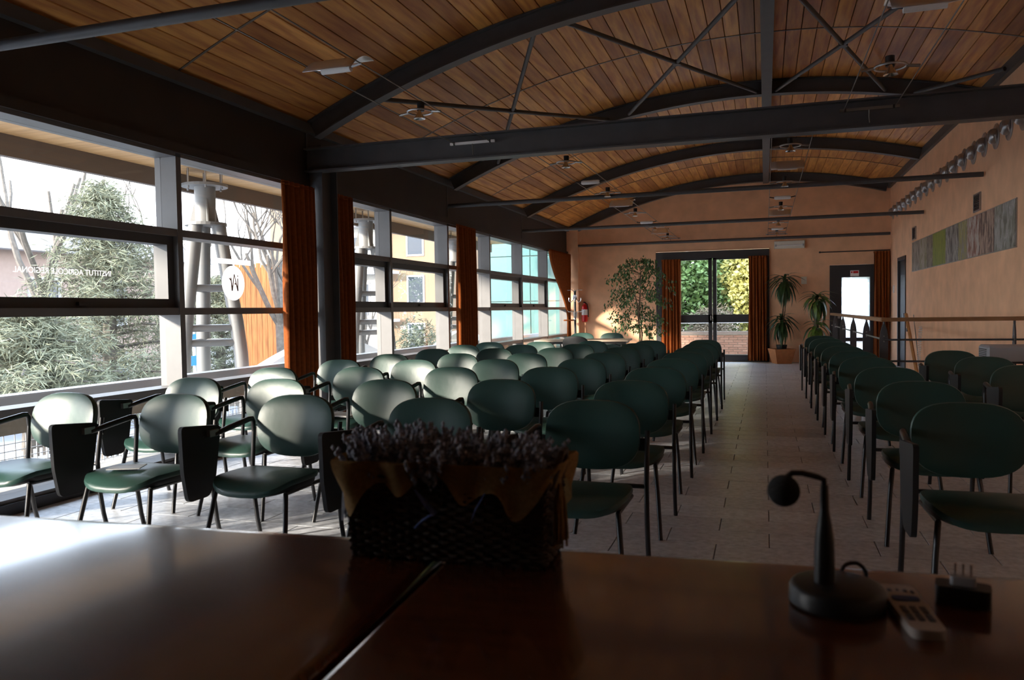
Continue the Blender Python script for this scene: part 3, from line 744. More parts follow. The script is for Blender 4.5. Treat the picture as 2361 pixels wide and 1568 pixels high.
# plug adapter
pg = thing('plug_adapter', 'black three-pin plug adapter lying pins up beside the remote', 'plug', (.345, 1.60, DZ), R(-12))
MB().prism(rpoly([(-.045, -.026), (.045, -.026), (.045, .026), (-.045, .026)], .012, 4), 0, .034).build('body', 'black', pg)
MB().prism(rpoly([(-.021, -.009), (.021, -.009), (.021, .009), (-.021, .009)], .007, 4), .034, .05).build('collar', 'greybox', pg)
for x in (-.0125, 0, .0125): MB().tube([(x, 0, .05), (x, 0, .073)], .0023, 8).build('pin', 'chrome', pg, True)

# ================================================================== curtains
def curtain(name_lab, y0, y1, x, ztop, zbot, pleats, amp, axis='y', sway=0):
    t = thing('curtain', name_lab, 'curtain', group='rust orange curtains')
    def fn(u, v):
        z = ztop + (zbot - ztop) * v
        s_ = (u - .5) * (1 + sway * v)
        a = amp * (.45 + .55 * min(1, v * 2.5)) * math.sin(2 * math.pi * pleats * u + .5 * math.sin(v * 2 + u * 7))
        p = (y0 + y1) / 2 + s_ * (y1 - y0) + .01 * math.sin(v * 5 + u * 20)
        q = x + a
        return (q, p, z) if axis == 'y' else (p, q, z)
    o = MB().grid(fn, pleats * 12 + 1, 24).build('drape', 'curtain', t, True)
    md = o.modifiers.new('thick', 'SOLIDIFY'); md.thickness = .004
    hd = MB()
    pts = []
    n = pleats * 8
    for k in range(n + 1):
        u = k / n; p = y0 + (y1 - y0) * u; q = x + amp * .45 * math.sin(2 * math.pi * pleats * u + .5 * math.sin(u * 7)); pts.append((q, p) if axis == 'y' else (p, q))
    for zz in (ztop - .03, ztop - .01): hd.tube([(a, b, zz) for a, b in pts], .012, 6)
    hd.build('heading', 'curtain', t, True)
    return t
curtain('rust curtain left of the dark column, brightly edged by sun', 6.80, 7.40, XL + .10, 2.64, .03, 7, .045)
curtain('dark rust curtain just right of the dark column', 7.78, 8.22, XL + .10, 2.64, .03, 5, .045)
curtain('rust curtain between the second and third window bays', 11.46, 12.30, XL + .11, 2.66, .03, 8, .05)
# tied back curtain in the far corner
t = thing('curtain', 'rust curtain tied back in the far window corner', 'curtain', group='rust orange curtains')
def tied(u, v):
    z = 2.66 - 2.62 * v
    k = max(0, min(1, v / .62)); k = k * k * (3 - 2 * k)
    flare = max(0, (v - .62) / .38)
    w = 2.0 * (1 - k) + .22 * k + .14 * flare
    c_ = 18.05 * (1 - k) + 18.72 * k
    a = .045 * math.sin(2 * math.pi * 12 * u) * (1 - .5 * k)
    return (XL + .10 + a + .03 * k, c_ + (u - .5) * w, z)
o = MB().grid(tied, 145, 40).build('drape', 'curtain', t, True); md = o.modifiers.new('thick', 'SOLIDIFY'); md.thickness = .004
MB().torus((XL + .13, 18.72, 1.03), .115, .02, 20, 6).build('tieback', 'curtain', t, True)
curtain('rust curtain at the left jamb of the double glass door', -2.37, -1.93, YF - .13, 2.46, .03, 6, .035, 'x', .1)
curtain('rust curtain at the right jamb of the double glass door', -.36, .04, YF - .13, 2.48, .03, 6, .035, 'x', .08)
curtain('rust curtain in the corner right of the exit door', 2.32, 2.64, YF - .11, 2.49, .03, 5, .035, 'x')
cr = thing('curtain_rod', 'thin dark curtain rod over the exit door', 'rod', (1.2, YF - .1, 2.51)); MB().tube([(0, 0, 0), (1.45, 0, 0)], .013, 10).build('rod', 'door', cr, True)
for x in (.06, 1.38): MB().tube([(x, 0, 0), (x, .1, 0)], .008, 6).build('bracket', 'door', cr)
MB().lathe([(.0, -.03), (.02, -.02), (.02, .01), (.013, .015)], (0, 0, 0), 10, 'x').build('finial', 'door', cr, True)

# ================================================================== end wall fittings
el = thing('emergency_light', 'white fluorescent emergency light box above the plants', 'light', (.545, YF, 2.63))
MB().bbox(-.335, .335, -.09, 0, 0, .17, .01).build('housing', 'offwhite', el)
MB().tube([(-.28, -.095, .07), (.28, -.095, .07)], .014, 10).build('tube', 'white', el, True)
for x in (-.3, .3): MB().box(x - .015, x + .015, -.105, -.088, .045, .095).build('lamp_holder', 'greybox', el)
nb = MB().bbox(.80, .92, YF - .012, YF, 1.80, 1.97, .003).build('wall_notice', 'offwhite'); tag(nb, 'small pale notice on the end wall behind the tall plant', 'notice')
sw = thing('light_switch', 'white switch plate on the long wall near the corner', 'switch', (XR, 18.72, 1.55)); MB().box(-.012, 0, -.04, .04, 0, .16).build('plate', 'white', sw); MB().box(-.018, -.012, -.02, .02, .05, .11).build('rocker', 'offwhite', sw)
fe = thing('fire_extinguisher', 'red fire extinguisher hung on the end wall by the coat stand', 'extinguisher', (-4.29, YF - .09, .98))
MB().lathe([(.0, 0), (.06, 0), (.075, .015), (.075, .36), (.06, .41), (.025, .44), (.025, .47)], n=18).build('cylinder', 'red', fe, True)
MB().lathe([(.0765, .17), (.0765, .31)], n=18).build('paper_label', 'white', fe, True)
MB().box(-.02, .02, -.06, .03, .47, .50).build('valve', 'black', fe); MB().tube([(.02, 0, .48), (.07, -.02, .44), (.095, -.02, .30), (.095, -.02, .12)], .012, 8).build('hose', 'black', fe, True)
MB().box(-.03, .03, .07, .09, .28, .34).build('bracket', 'black', fe)
cs = thing('coat_stand', 'chrome and black coat stand in the far window corner', 'coat stand', (-4.12, 17.4, 0))
MB().tube([(0, 0, .02), (0, 0, 1.72)], .028, 12).build('pole', 'black', cs, True)
MB().lathe([(.0, 0), (.2, 0), (.2, .015), (.05, .03), (.03, .05)], n=24).build('base', 'black', cs, True)
for k in range(4):
    a = R(12 + 90 * k); ca, sa = math.cos(a), math.sin(a)
    MB().tube([(ca * q, sa * q, z) for q, z in [(.02, 1.70), (.06, 1.74), (.12, 1.735), (.17, 1.735)]], .008, 8).build('hook', 'chrome', cs, True)
    MB().tube([(ca * q, sa * q, z) for q, z in [(.025, 1.62), (.04, 1.52), (.08, 1.465), (.125, 1.475), (.14, 1.52), (.13, 1.555)]], .011, 8).build('hook', 'chrome', cs, True)
    MB().tube([(ca * q, sa * q, z) for q, z in [(.02, 1.10), (.03, 1.22), (.07, 1.25), (.14, 1.24), (.17, 1.27)]], .009, 8).build('hook', 'chrome', cs, True)
MB().lathe([(.03, 0), (.034, .02), (.03, .04)], (0, 0, .62), 12).build('collar', 'chrome', cs, True)
MB().lathe([(.03, 0), (.034, .02), (.03, .04)], (0, 0, 1.06), 12).build('collar', 'chrome', cs, True)

# ================================================================== plants
def leafmesh(name, L, w, droop, n=6):
    m = MB(); vs = []; fs = []
    for i in range(n + 1):
        t = i / n; x = L * (t - .18 * droop * t * t); z = L * (.35 * t - droop * t * t); ww = w * math.sin(math.pi * min(1, .08 + t * .92)) ** .7
        vs += [(x, -ww, z + .25 * ww), (x, 0, z), (x, ww, z + .25 * ww)]
    for i in range(n):
        a = i * 3; fs += [(a, a + 1, a + 4, a + 3), (a + 1, a + 2, a + 5, a + 4)]
    m.add(vs, fs); return m.mesh(name)
lm1 = leafmesh('leaf', .46, .034, .95); lm2 = leafmesh('leaf', .42, .032, 1.35); lm3 = leafmesh('leaf', .40, .052, 1.1)
rp_ = random.Random(21)
def head(parent, c, n, meshes, mt_, up=.0, tilt=.9):
    for k in range(n):
        a = k * 2.39996 + rp_.uniform(-.2, .2); q = k / n
        o = obj('leaf', meshes[k % len(meshes)], mt_, parent, True, (c[0], c[1], c[2] + .16 * (1 - q)))
        o.rotation_euler = (rp_.uniform(-.15, .15), -.85 * (1 - q) ** 2 + .7 * q * tilt, a); s_ = rp_.uniform(.75, 1.1); o.scale = (s_, s_, s_)
dp = thing('dracaena_plant', 'tall two-headed dracaena in a square terracotta planter', 'plant', (.36, 18.75, 0))
def sqpot(parent, a, b, h, m_, nm='planter'):
    v = [(-b, -b, 0), (b, -b, 0), (b, b, 0), (-b, b, 0), (-a, -a, h), (a, -a, h), (a, a, h), (-a, a, h), (-a + .025, -a + .025, h), (a - .025, -a + .025, h), (a - .025, a - .025, h), (-a + .025, a - .025, h), (-a + .04, -a + .04, h - .05), (a - .04, -a + .04, h - .05), (a - .04, a - .04, h - .05), (-a + .04, a - .04, h - .05)]
    fs = [(3, 2, 1, 0)]
    for L in range(3):
        for i in range(4): fs.append((L * 4 + i, L * 4 + (i + 1) % 4, L * 4 + 4 + (i + 1) % 4, L * 4 + 4 + i))
    fs.append((12, 13, 14, 15))
    return MB().add(v, fs).build(nm, m_, parent)
po = sqpot(dp, .235, .165, .33, 'terra'); po.rotation_euler = (0, 0, R(20))
ip = MB().lathe([(.10, 0), (.12, .13), (.11, .13), (.10, .11)], (0, .0, .29), 16).build('inner_pot', 'black', dp, True)
MB().tube([(0, 0, .3), (.01, 0, .6), (0, 0, .85), (.03, .02, 1.2), (.06, .02, 1.78)], [.028, .024, .02, .016, .014], 8).build('trunk', 'bark', dp, True)
MB().tube([(0.02, 0, .8), (.075, .0, 1.2), (.07, .02, 1.7)], [.012, .011, .010], 8).build('trunk', 'bark', dp, True)
head(dp, (.06, 0, 1.74), 62, [lm1, lm2], 'leaf2'); head(dp, (.0, 0, .84), 52, [lm1, lm2], 'leaf2')
hp = thing('bushy_plant', 'shorter bushy plant with lime tipped leaves and thick stem', 'plant', (1.06, 18.35, 0))
MB().lathe([(.12, 0), (.16, .26), (.165, .28), (.15, .28), (.14, .25)], n=20).build('pot', 'terra', hp, True)
MB().tube([(0, 0, .22), (.01, 0, .8), (.03, 0, 1.4)], [.06, .055, .045], 10).build('trunk', 'bark', hp, True)
head(hp, (.03, 0, 1.32), 50, [lm3, lm1], 'leaf3', tilt=1.3); head(hp, (.02, -.02, .72), 22, [lm3], 'leaf3', tilt=1.2)
fx = thing('ficus_tree', 'airy weeping ficus tree beside the double glass door', 'plant', (-2.62, 17.1, 0))
MB().lathe([(.17, 0), (.22, .32), (.225, .34), (.2, .34), (.19, .3)], n=22).build('pot', 'terra', fx, True)
tk = MB(); rf = random.Random(4); tips = []
MB().tube([(0, 0, .28), (.02, .01, .7), (-.01, 0, 1.1), (.03, 0, 1.6), (.05, .01, 2.2)], [.022, .02, .018, .014, .008], 8).build('trunk', 'bark', fx, True)
MB().tube([(.03, .02, .28), (.06, .03, .7), (.04, .02, 1.0), (-.06, .0, 1.5), (-.15, -.02, 1.9)], [.016, .015, .013, .011, .007], 8).build('trunk', 'bark', fx, True)
br = MB(); twl = MB()
for k in range(70):
    z0 = rf.uniform(.75, 2.35); a = rf.uniform(0, 6.283); env = .74 * math.sin(math.pi * min(1, (z0 - .35) / 2.35)) ** .7 + .12
    Lr = env * rf.uniform(.55, 1.08); base = Vector((.02, 0, z0)); pts = []
    for q in range(6):
        t_ = q / 5; pts.append((base.x + math.cos(a) * Lr * t_, base.y + .8 * math.sin(a) * Lr * t_, z0 + .55 * Lr * t_ - .75 * Lr * t_ * t_))
    br.tube(pts, [.006, .005, .004, .003, .002, .0015], 4)
    for q in range(30):
        t_ = rf.uniform(.3, 1.05); i0 = min(4, int(t_ * 5)); p = Vector(pts[i0]).lerp(Vector(pts[i0 + 1]), max(0, min(1, t_ * 5 - i0)))
        p += Vector((rf.gauss(0, .045), rf.gauss(0, .045), rf.gauss(0, .04)))
        d = Vector((rf.gauss(0, .5), rf.gauss(0, .5), -.9)).normalized(); s_ = rf.uniform(.055, .095); side = d.cross(Vector((rf.gauss(0, 1), rf.gauss(0, 1), .2))).normalized() * s_ * .24; nrm = d.cross(side).normalized() * s_ * .08
        twl.add([p, p + d * s_ * .5 + side + nrm, p + d * s_, p + d * s_ * .5 - side + nrm], [(0, 1, 2), (0, 2, 3)])
br.build('branches', 'bark', fx); o = twl.build('foliage', 'leaf', fx); o['kind'] = 'stuff'

# ================================================================== right wall
bn = thing('photo_banner', 'long photo collage banner mounted on the peach wall', 'banner', (XR, 13.25, 1.92))
def photomat(nm, cols_, sx, seed):
    m = bpy.data.materials.new(nm); m.use_nodes = True; n = m.node_tree; b = n.nodes['Principled BSDF']; b.inputs['Roughness'].default_value = .5
    t = n.nodes.new('ShaderNodeTexCoord'); mp = n.nodes.new('ShaderNodeMapping'); mp.inputs['Scale'].default_value = (1, sx, 1.6); mp.inputs['Location'].default_value = (seed, seed * 1.7, 0)
    tx = n.nodes.new('ShaderNodeTexNoise'); tx.inputs['Scale'].default_value = 2.4; tx.inputs['Detail'].default_value = 7; tx.inputs['Roughness'].default_value = .65; tx.inputs['Distortion'].default_value = .6
    rp = n.nodes.new('ShaderNodeValToRGB'); e = rp.color_ramp.elements; e[0].position = .3; e[1].position = .72
    e[0].color = cols_[0] + (1,); e[1].color = cols_[-1] + (1,)
    for k, c_ in enumerate(cols_[1:-1]): x = e.new(.3 + .42 * (k + 1) / (len(cols_) - 1)); x.color = c_ + (1,)
    n.links.new(t.outputs['Object'], mp.inputs[0]); n.links.new(mp.outputs[0], tx.inputs['Vector']); n.links.new(tx.outputs[0], rp.inputs[0]); n.links.new(rp.outputs[0], b.inputs['Base Color'])
    return m
G = [((.05, .045, .04), (.20, .17, .13), (.38, .34, .30), (.42, .30, .22)), ((.04, .04, .035), (.25, .24, .12), (.45, .42, .38), (.10, .08, .07)), ((.06, .03, .03), (.35, .30, .26), (.10, .10, .08), (.45, .25, .18)),
     ((.10, .10, .09), (.20, .26, .05), (.28, .32, .06), (.15, .14, .12)), ((.03, .03, .03), (.16, .15, .14), (.45, .44, .42), (.06, .06, .06)), ((.45, .45, .44), (.35, .32, .08), (.25, .24, .23), (.5, .5, .49)),
     ((.06, .05, .05), (.30, .12, .08), (.55, .53, .50), (.5, .5, .48)), ((.05, .03, .03), (.12, .07, .06), (.50, .36, .28), (.09, .06, .05)), ((.06, .06, .06), (.20, .21, .16), (.42, .42, .42), (.10, .11, .09))]
bw = [.0, .12, .22, .30, .45, .58, .66, .76, .87, 1.0]; y_far, y_near = 16.46 - 13.25, 10.04 - 13.25
for k in range(9):
    a = y_far + (y_near - y_far) * bw[k]; b = y_far + (y_near - y_far) * bw[k + 1]
    MB().box(-.016, 0, b + .004, a - .004, 0, .53).build('photo_panel', photomat('photo_%d' % k, G[k], 4.5, k * 3.1), bn)
MB().box(-.012, 0, y_near - .02, y_far + .02, -.01, .54).build('backing', 'alu', bn)
for k, (yv, lab) in enumerate(((11.72, 'dark louvred wall vent above the near part of the banner'), (16.28, 'dark louvred wall vent above the far end of the banner'))):
    vt = thing('wall_vent', lab, 'vent', (XR, yv, 2.50), group='wall vents')
    m = MB(); m.box(-.02, 0, -.17, -.145, 0, .24); m.box(-.02, 0, .145, .17, 0, .24); m.box(-.02, 0, -.145, .145, 0, .02); m.box(-.02, 0, -.145, .145, .22, .24); m.build('frame', 'alu', vt)
    MB().box(-.003, .0, -.145, .145, .02, .22).build('back_plate', 'black', vt)
    for j in range(8): MB().box(-.016, -.006, -.145, .145, .028 + j * .024, .036 + j * .024).build('louvre', 'door', vt)
wd = thing('wall_spotlight', 'x', 'spotlight', group='row of dome spotlights on the peach wall')
MB().lathe([(.155, 0), (.155, .008), (.14, .014), (.08, .016)], (0, 0, 0), 24, 'x').build('wall_plate', 'alu', wd, True)
for v in wd.children[0].data.vertices: v.co.x = -v.co.x
dm = MB().lathe([(.092, -.012), (.094, -.035), (.085, -.065), (.062, -.088), (.056, -.09), (.054, -.082)], (0, 0, 0), 24, 'x').build('dome', 'alu', wd, True)
MB().lathe([(.055, -.08), (.03, -.07)], (0, 0, 0), 16, 'x').build('reflector', 'black', wd, True)
MB().tube([(-.012, -.07, .09), (-.04, -.10, .0), (-.012, -.07, -.09)], .008, 6).build('yoke', 'alu', wd, True)
for k in range(18):
    y = 9.82 + k * (18.85 - 9.82) / 17
    lab = 'metal dome wall spotlight, %s in the row counting from the camera' % ORD[k]
    if k == 0: wd.location = (XR, y, 3.31); wd['label'] = lab
    else: dup(wd, (XR, y, 3.31), 0, lab)
# ================================================================== railing round the stairwell
rl_ = thing('stair_railing', 'wooden topped steel railing round the stairwell', 'railing', (1.27, 9.6, 0))
Zr = 1.125
MB().box(-.03, .03, 0, 7.2, Zr - .022, Zr + .022).build('handrail', 'handrail', rl_); MB().box(-.03, 1.39, -.03, .03, Zr - .022, Zr + .022).build('handrail', 'handrail', rl_)
def post(x, y, rot):
    m = MB(); w_ = .045; t_ = .008
    pl = [(-w_, 0), (w_, 0), (w_, .92), (w_ * .75, 1.0), (0.012, 1.075), (-.012, 1.075), (-w_ * .75, 1.0), (-w_, .92)]
    if rot: m.prism(pl, -t_, t_, 'x'); m.v = [(a + x, b + y, c_) for a, b, c_ in m.v]
    else: m.prism(pl, -t_, t_, 'y'); m.v = [(a + x, b + y, c_) for a, b, c_ in m.v]
    po_ = m.build('post', 'steel', rl_)
    pn = MB(); pn.tube([(x, y, 1.07), (x, y, Zr - .02)], .012, 8); pn.build('pin', 'steel', po_)
    for z in (.88, .94):
        if rot: MB().tube([(x - .014, y, z), (x + .014, y, z)], .009, 6).build('bolt', 'alu', po_)
        else: MB().tube([(x, y - .014, z), (x, y + .014, z)], .009, 6).build('bolt', 'alu', po_)
for y in (0.02, 1.6, 3.2, 4.85, 6.4): post(0, y, False)
post(1.27, 0, True)
for z in (.90, .66): 
    MB().tube([(0, 0.02, z), (0, 7.15, z)], .011, 8).build('cross_bar', 'alu', rl_, True); MB().tube([(0, 0, z), (1.38, 0, z)], .011, 8).build('cross_bar', 'steel', rl_, True)
gx = thing('equipment_box', 'pale grey plastic projector box on a dark stand by the railing', 'projector', (2.37, 9.2, 0))
MB().box(-.24, .24, -.2, .2, .68, .70).build('stand_top', 'black', gx)
for sx in (-1, 1):
    for sy in (-1, 1): MB().tube([(sx * .2, sy * .16, 0), (sx * .2, sy * .16, .68)], .014, 8).build('leg', 'tube', gx, True)
MB().bbox(-.22, .24, -.18, .18, .70, .86, .02).build('housing', 'greybox', gx)
for j in range(6): MB().box(-.225, -.22, -.14, .14, .725 + j * .018, .733 + j * .018).build('vent_slot', 'black', gx)
es = thing('wooden_easel', 'folded wooden easel leaning by the long wall', 'easel', (2.48, 15.35, 0))
MB().tube([(0, -.62, 0), (0.0, .62, 1.12)], .028, 4).build('leg', 'oak', es); MB().tube([(.05, -.52, 0), (.12, .58, 1.1)], .008, 6).build('stay', 'alu', es)
sp = MB(); sp.tube([(.06 + .03 * math.cos(k * .9), -.25 - k * .0015, .15 + k * .0055 + 0 * k) for k in range(140)], .006, 5); sp.build('coiled_cord', 'white', es, True)
MB().box(-.03, .03, .35, .41, .80, .86).build('clamp', 'black', es)
ob = thing('safety_barrier', 'orange and white striped floor stand behind the right chairs', 'barrier', (.80, 14.3, 0))
for k in range(4): MB().box(-.09, -.03, -.01, .01, .02 + k * .07, .09 + k * .07).build('stripe', 'terra' if k % 2 == 0 else 'white', ob)
for k in range(2): MB().box(.02, .10, -.01, .01, .02 + k * .07, .09 + k * .07).build('stripe', 'white' if k % 2 == 0 else 'terra', ob)
MB().box(-.12, .12, -.06, .06, 0, .02).build('foot', 'black', ob)

# ================================================================== cable lighting
def cable(x, y0, y1, z, lab):
    c_ = MB().tube([(x, y0, z), (x, y1, z)], .0045, 6).build('light_cable', 'cable', smooth=True); tag(c_, lab, 'cable', 'low voltage light cables')
ZC = 2.965
for (xa, xb, y0, y1, nm) in ((-2.95, -2.58, 3.6, 7.36, 'left run before the heavy beam'), (-2.36, -1.97, 7.50, 19.2, 'left run beyond the heavy beam'), (.65, 1.05, 3.6, 7.36, 'right run before the heavy beam'), (.07, .45, 7.50, 19.2, 'right run beyond the heavy beam')):
    cable(xa, y0, y1, ZC, 'thin steel light cable, window side of the ' + nm); cable(xb, y0, y1, ZC, 'thin steel light cable, wall side of the ' + nm)
def anchor(x, y, mt_, lab):
    a = thing('cable_anchor', lab, 'anchor bar', (x, y, ZC)); MB().box(-.235, .235, -.012, .012, -.012, .012).build('bar', mt_, a)
    for sx in (-.19, .19): MB().box(sx - .008, sx + .008, -.014, .014, -.014, .014).build('clamp', 'black', a)
    MB().tube([(0, 0, -.01), (.0, .01, -.06), (0.005, .0, -.12)], .006, 6).build('lead', 'cable', a, True)
anchor(-2.765, 7.34, 'white', 'white cable anchor bar on the heavy beam, window side'); anchor(.85, 7.34, 'cable', 'dull cable anchor bar on the heavy beam, wall side')
anchor(-2.16, 19.15, 'alu', 'metal cable anchor bar at the end wall, window side'); anchor(.26, 19.15, 'alu', 'metal cable anchor bar at the end wall, wall side')
def ringspot(lab):
    t = thing('ring_spotlight', lab, 'spotlight', group='ring spotlights on cables')
    MB().torus((0, 0, .01), .105, .008, 24, 6).build('ring', 'white' if 0 else 'alu', t, True)
    for sx in (-1, 1): MB().tube([(sx * .19, 0, 0), (sx * .15, 0, .004), (sx * .105, 0, .01)], .011, 8).build('arm', 'alu', t, True)
    MB().lathe([(.0, .02), (.03, .02), (.032, .09), (.0, .09)], (0, .02, 0), 14).build('transformer', 'black', t, True)
    MB().lathe([(.012, .02), (.018, .0), (.048, -.045), (.05, -.05), (.042, -.047), (.0, -.03)], (0, -.01, 0), 18).build('reflector', 'chrome', t, True)
    return t
def flood(lab):
    t = thing('flood_light', lab, 'flood light', group='flood lights on cables')
    def fn(u, v):
        q = 2 * v - 1; return (-.185 + .37 * u, .03 + .16 * q, .06 + .065 * q - .05 * q * q)
    o = MB().grid(fn, 6, 14).build('reflector', 'mirror', t, True); md = o.modifiers.new('t', 'SOLIDIFY'); md.thickness = .003
    MB().tube([(-.11, 0, -.02), (.11, 0, -.02)], .026, 14).build('lamp_tube', 'white', t, True)
    for sx in (-1, 1): MB().tube([(sx * .19, 0, 0), (sx * .11, 0, -.015)], .008, 6).build('arm', 'chrome', t, True)
    return t
def tubelamp(lab):
    t = thing('tube_lamp', lab, 'tube lamp', group='tube lamps on cables')
    MB().lathe([(.0, -.12), (.02, -.12), (.028, -.10), (.028, .10), (.02, .12), (.0, .12)], (0, 0, -.015), 12, 'x').build('lamp_tube', 'white', t, True)
    for sx in (-1, 1): MB().tube([(sx * .19, 0, 0), (sx * .12, 0, -.015)], .009, 6).build('arm', 'black', t, True)
    return t
P = {}
def fix(kind, x, y, lab):
    mk = {'ring': ringspot, 'flood': flood, 'tube': tubelamp}[kind]
    if kind not in P: P[kind] = mk(lab); P[kind].location = (x, y, ZC)
    else: dup(P[kind], (x, y, ZC), 0, lab)
fix('flood', -2.765, 4.75, 'white curved flood light nearest the camera at top left'); fix('ring', -2.765, 6.1, 'lit ring spotlight just before the heavy beam, window side')
fix('ring', .85, 6.16, 'ring spotlight just before the heavy beam, wall side'); fix('flood', .85, 4.9, 'flood light cut by the top edge of the picture, right side')
for side, x, seq in (('window side', -2.165, [('ring', 8.78), ('tube', 10.1), ('ring', 11.27), ('flood', 12.48), ('ring', 13.8), ('tube', 15.2), ('ring', 16.4), ('flood', 17.3), ('ring', 18.6)]),
                     ('wall side', .26, [('ring', 8.77), ('flood', 9.96), ('ring', 11.3), ('tube', 12.68), ('ring', 14.0), ('flood', 14.92), ('ring', 16.6), ('tube', 17.7), ('ring', 18.7)])):
    cnt = {}
    for kd, y in seq:
        cnt[kd] = cnt.get(kd, 0) + 1
        fix(kd, x, y, '%s beyond the heavy beam, %s, %s of its kind' % ({'ring': 'ring spotlight', 'tube': 'bare tube lamp', 'flood': 'curved flood light'}[kd], side, ORD[cnt[kd] - 1]))

# ================================================================== outdoors, window side
st = MB().box(-90, XL - .3, -40, 110, -2.5, -2.3).build('street', 'asphalt'); struct(st, 'pale street below the windows')
for k in range(5): MB().box(-16 - k * .0, -15.6, 4 + k * 4, 6.4 + k * 4, -2.3, -2.295).build('road_marking', 'lines', st)
for k in range(6): MB().box(-12.6 + k * .8, -12.2 + k * .8, 6.2, 9.4, -2.3, -2.295).build('road_marking', 'lines', st)
tr_ = MB().box(-5.97, XL - .26, -2, 21, -.22, -.06).build('terrace', 'cream'); struct(tr_, 'cream concrete ledge outside the windows')
bb = MB().box(XL - .26, XL, -.55, YF, -.1, 0).build('trim_1', 'cream'); struct(bb, 'cream threshold below the windows')
bl = thing('balustrade', 'terrace balustrade with grey cap, brown panel and wire mesh', 'balustrade', (-5.86, 0, 0))
MB().bbox(-.10, .10, -2, 21, .555, .665, .015).build('cap', 'cap', bl)
MB().box(-.03, .03, -2, 21, .34, .555).build('panel', 'panel', bl)
ms = MB()
for k in range(230): ms.box(-.003, .003, -2 + k * .1, -2 + k * .1 + .006, -.06, .34)
for k in range(6): ms.box(-.004, .004, -2, 21, -.04 + k * .06, -.034 + k * .06)
ms.build('wire_mesh', 'mesh', bl)
for k in range(12): MB().box(-.025, .025, -1.98 + k * 1.97, -1.93 + k * 1.97, -.06, .34).build('post', 'mesh', bl)

cn = thing('canopy', 'wood lined roof canopy with brown fascia outside the windows', 'canopy', (0, 0, 0))
MB().box(-7.06, XL - .27, -2.5, 19.9, 3.09, 3.2).build('roof_slab', 'fascia', cn)
MB().box(-7.06, -6.98, -2.5, 19.9, 2.86, 3.09).build('fascia', 'fascia', cn)
sm = MB().bbox(-1.0, 1.0, -.0575, .0575, -.0, .018, .003).mesh('soffit_board')
for k in range(140):
    y = 3.4 + k * .118
    o = obj('soffit_board', sm, 'soffit', cn, loc=(-5.985, y, 3.09)); o.rotation_euler = (math.pi, 0, 0)
o = MB().box(-6.985, -4.985, -2.5, 3.34, 3.072, 3.09).build('nearer_boards', 'soffit', cn)

def pylon(y, lab):
    p = thing('canopy_pylon', lab, 'pylon', (-6.55, y + .06, 0), group='grey canopy pylons')
    MB().lathe([(.27, 0), (.27, .03)], (0, 0, 2.86), 28).build('head_plate', 'paint', p)
    MB().lathe([(.115, 2.40), (.12, 2.45), (.125, 2.86)], n=20).build('head_column', 'paint', p, True)
    MB().lathe([(.245, 0), (.245, .035)], (0, 0, 2.385), 28).build('collar_plate', 'paint', p)
    for k in range(6):
        a = k * math.pi / 3 + .2; MB().tube([(.22 * math.cos(a), .22 * math.sin(a), 2.83), (.22 * math.cos(a), .22 * math.sin(a), 3.07)], .012, 6).build('hanger_bolt', 'alu', p)
    for k in range(3):
        a = k * 2 * math.pi / 3 + .35; g = MB(); g.prism([(.10, 2.42), (.20, 2.42), (.12, 2.72)], -.008, .008, 'y')
        o = g.build('gusset', 'paint', p); o.rotation_euler = (0, 0, a + 1.0)
    legs = []
    for k in range(3):
        a = k * 2 * math.pi / 3 + .35; ca, sa = math.cos(a), math.sin(a)
        pts = [(ca * q, sa * q, z) for q, z in ((.15, 2.40), (.235, 1.85), (.34, 1.2), (.385, .8), (.41, .2), (.41, -2.3))]
        MB().tube(pts, .085, 16).build('leg', 'paint', p, True); legs.append((ca, sa))
    for z, q in ((1.62, .27), (1.13, .35), (.95, .37), (.2, .41)):
        for k in range(3):
            a, b = legs[k], legs[(k + 1) % 3]
            MB().tube([(a[0] * q, a[1] * q, z), (b[0] * q, b[1] * q, z)], .042, 12).build('rung', 'paint', p, True)
    return p
pylon(7.98, 'grey tripod canopy pylon seen through the near window'); pylon(12.05, 'grey tripod canopy pylon seen through the second window bay'); pylon(16.1, 'grey tripod canopy pylon hidden mostly behind the third curtain')

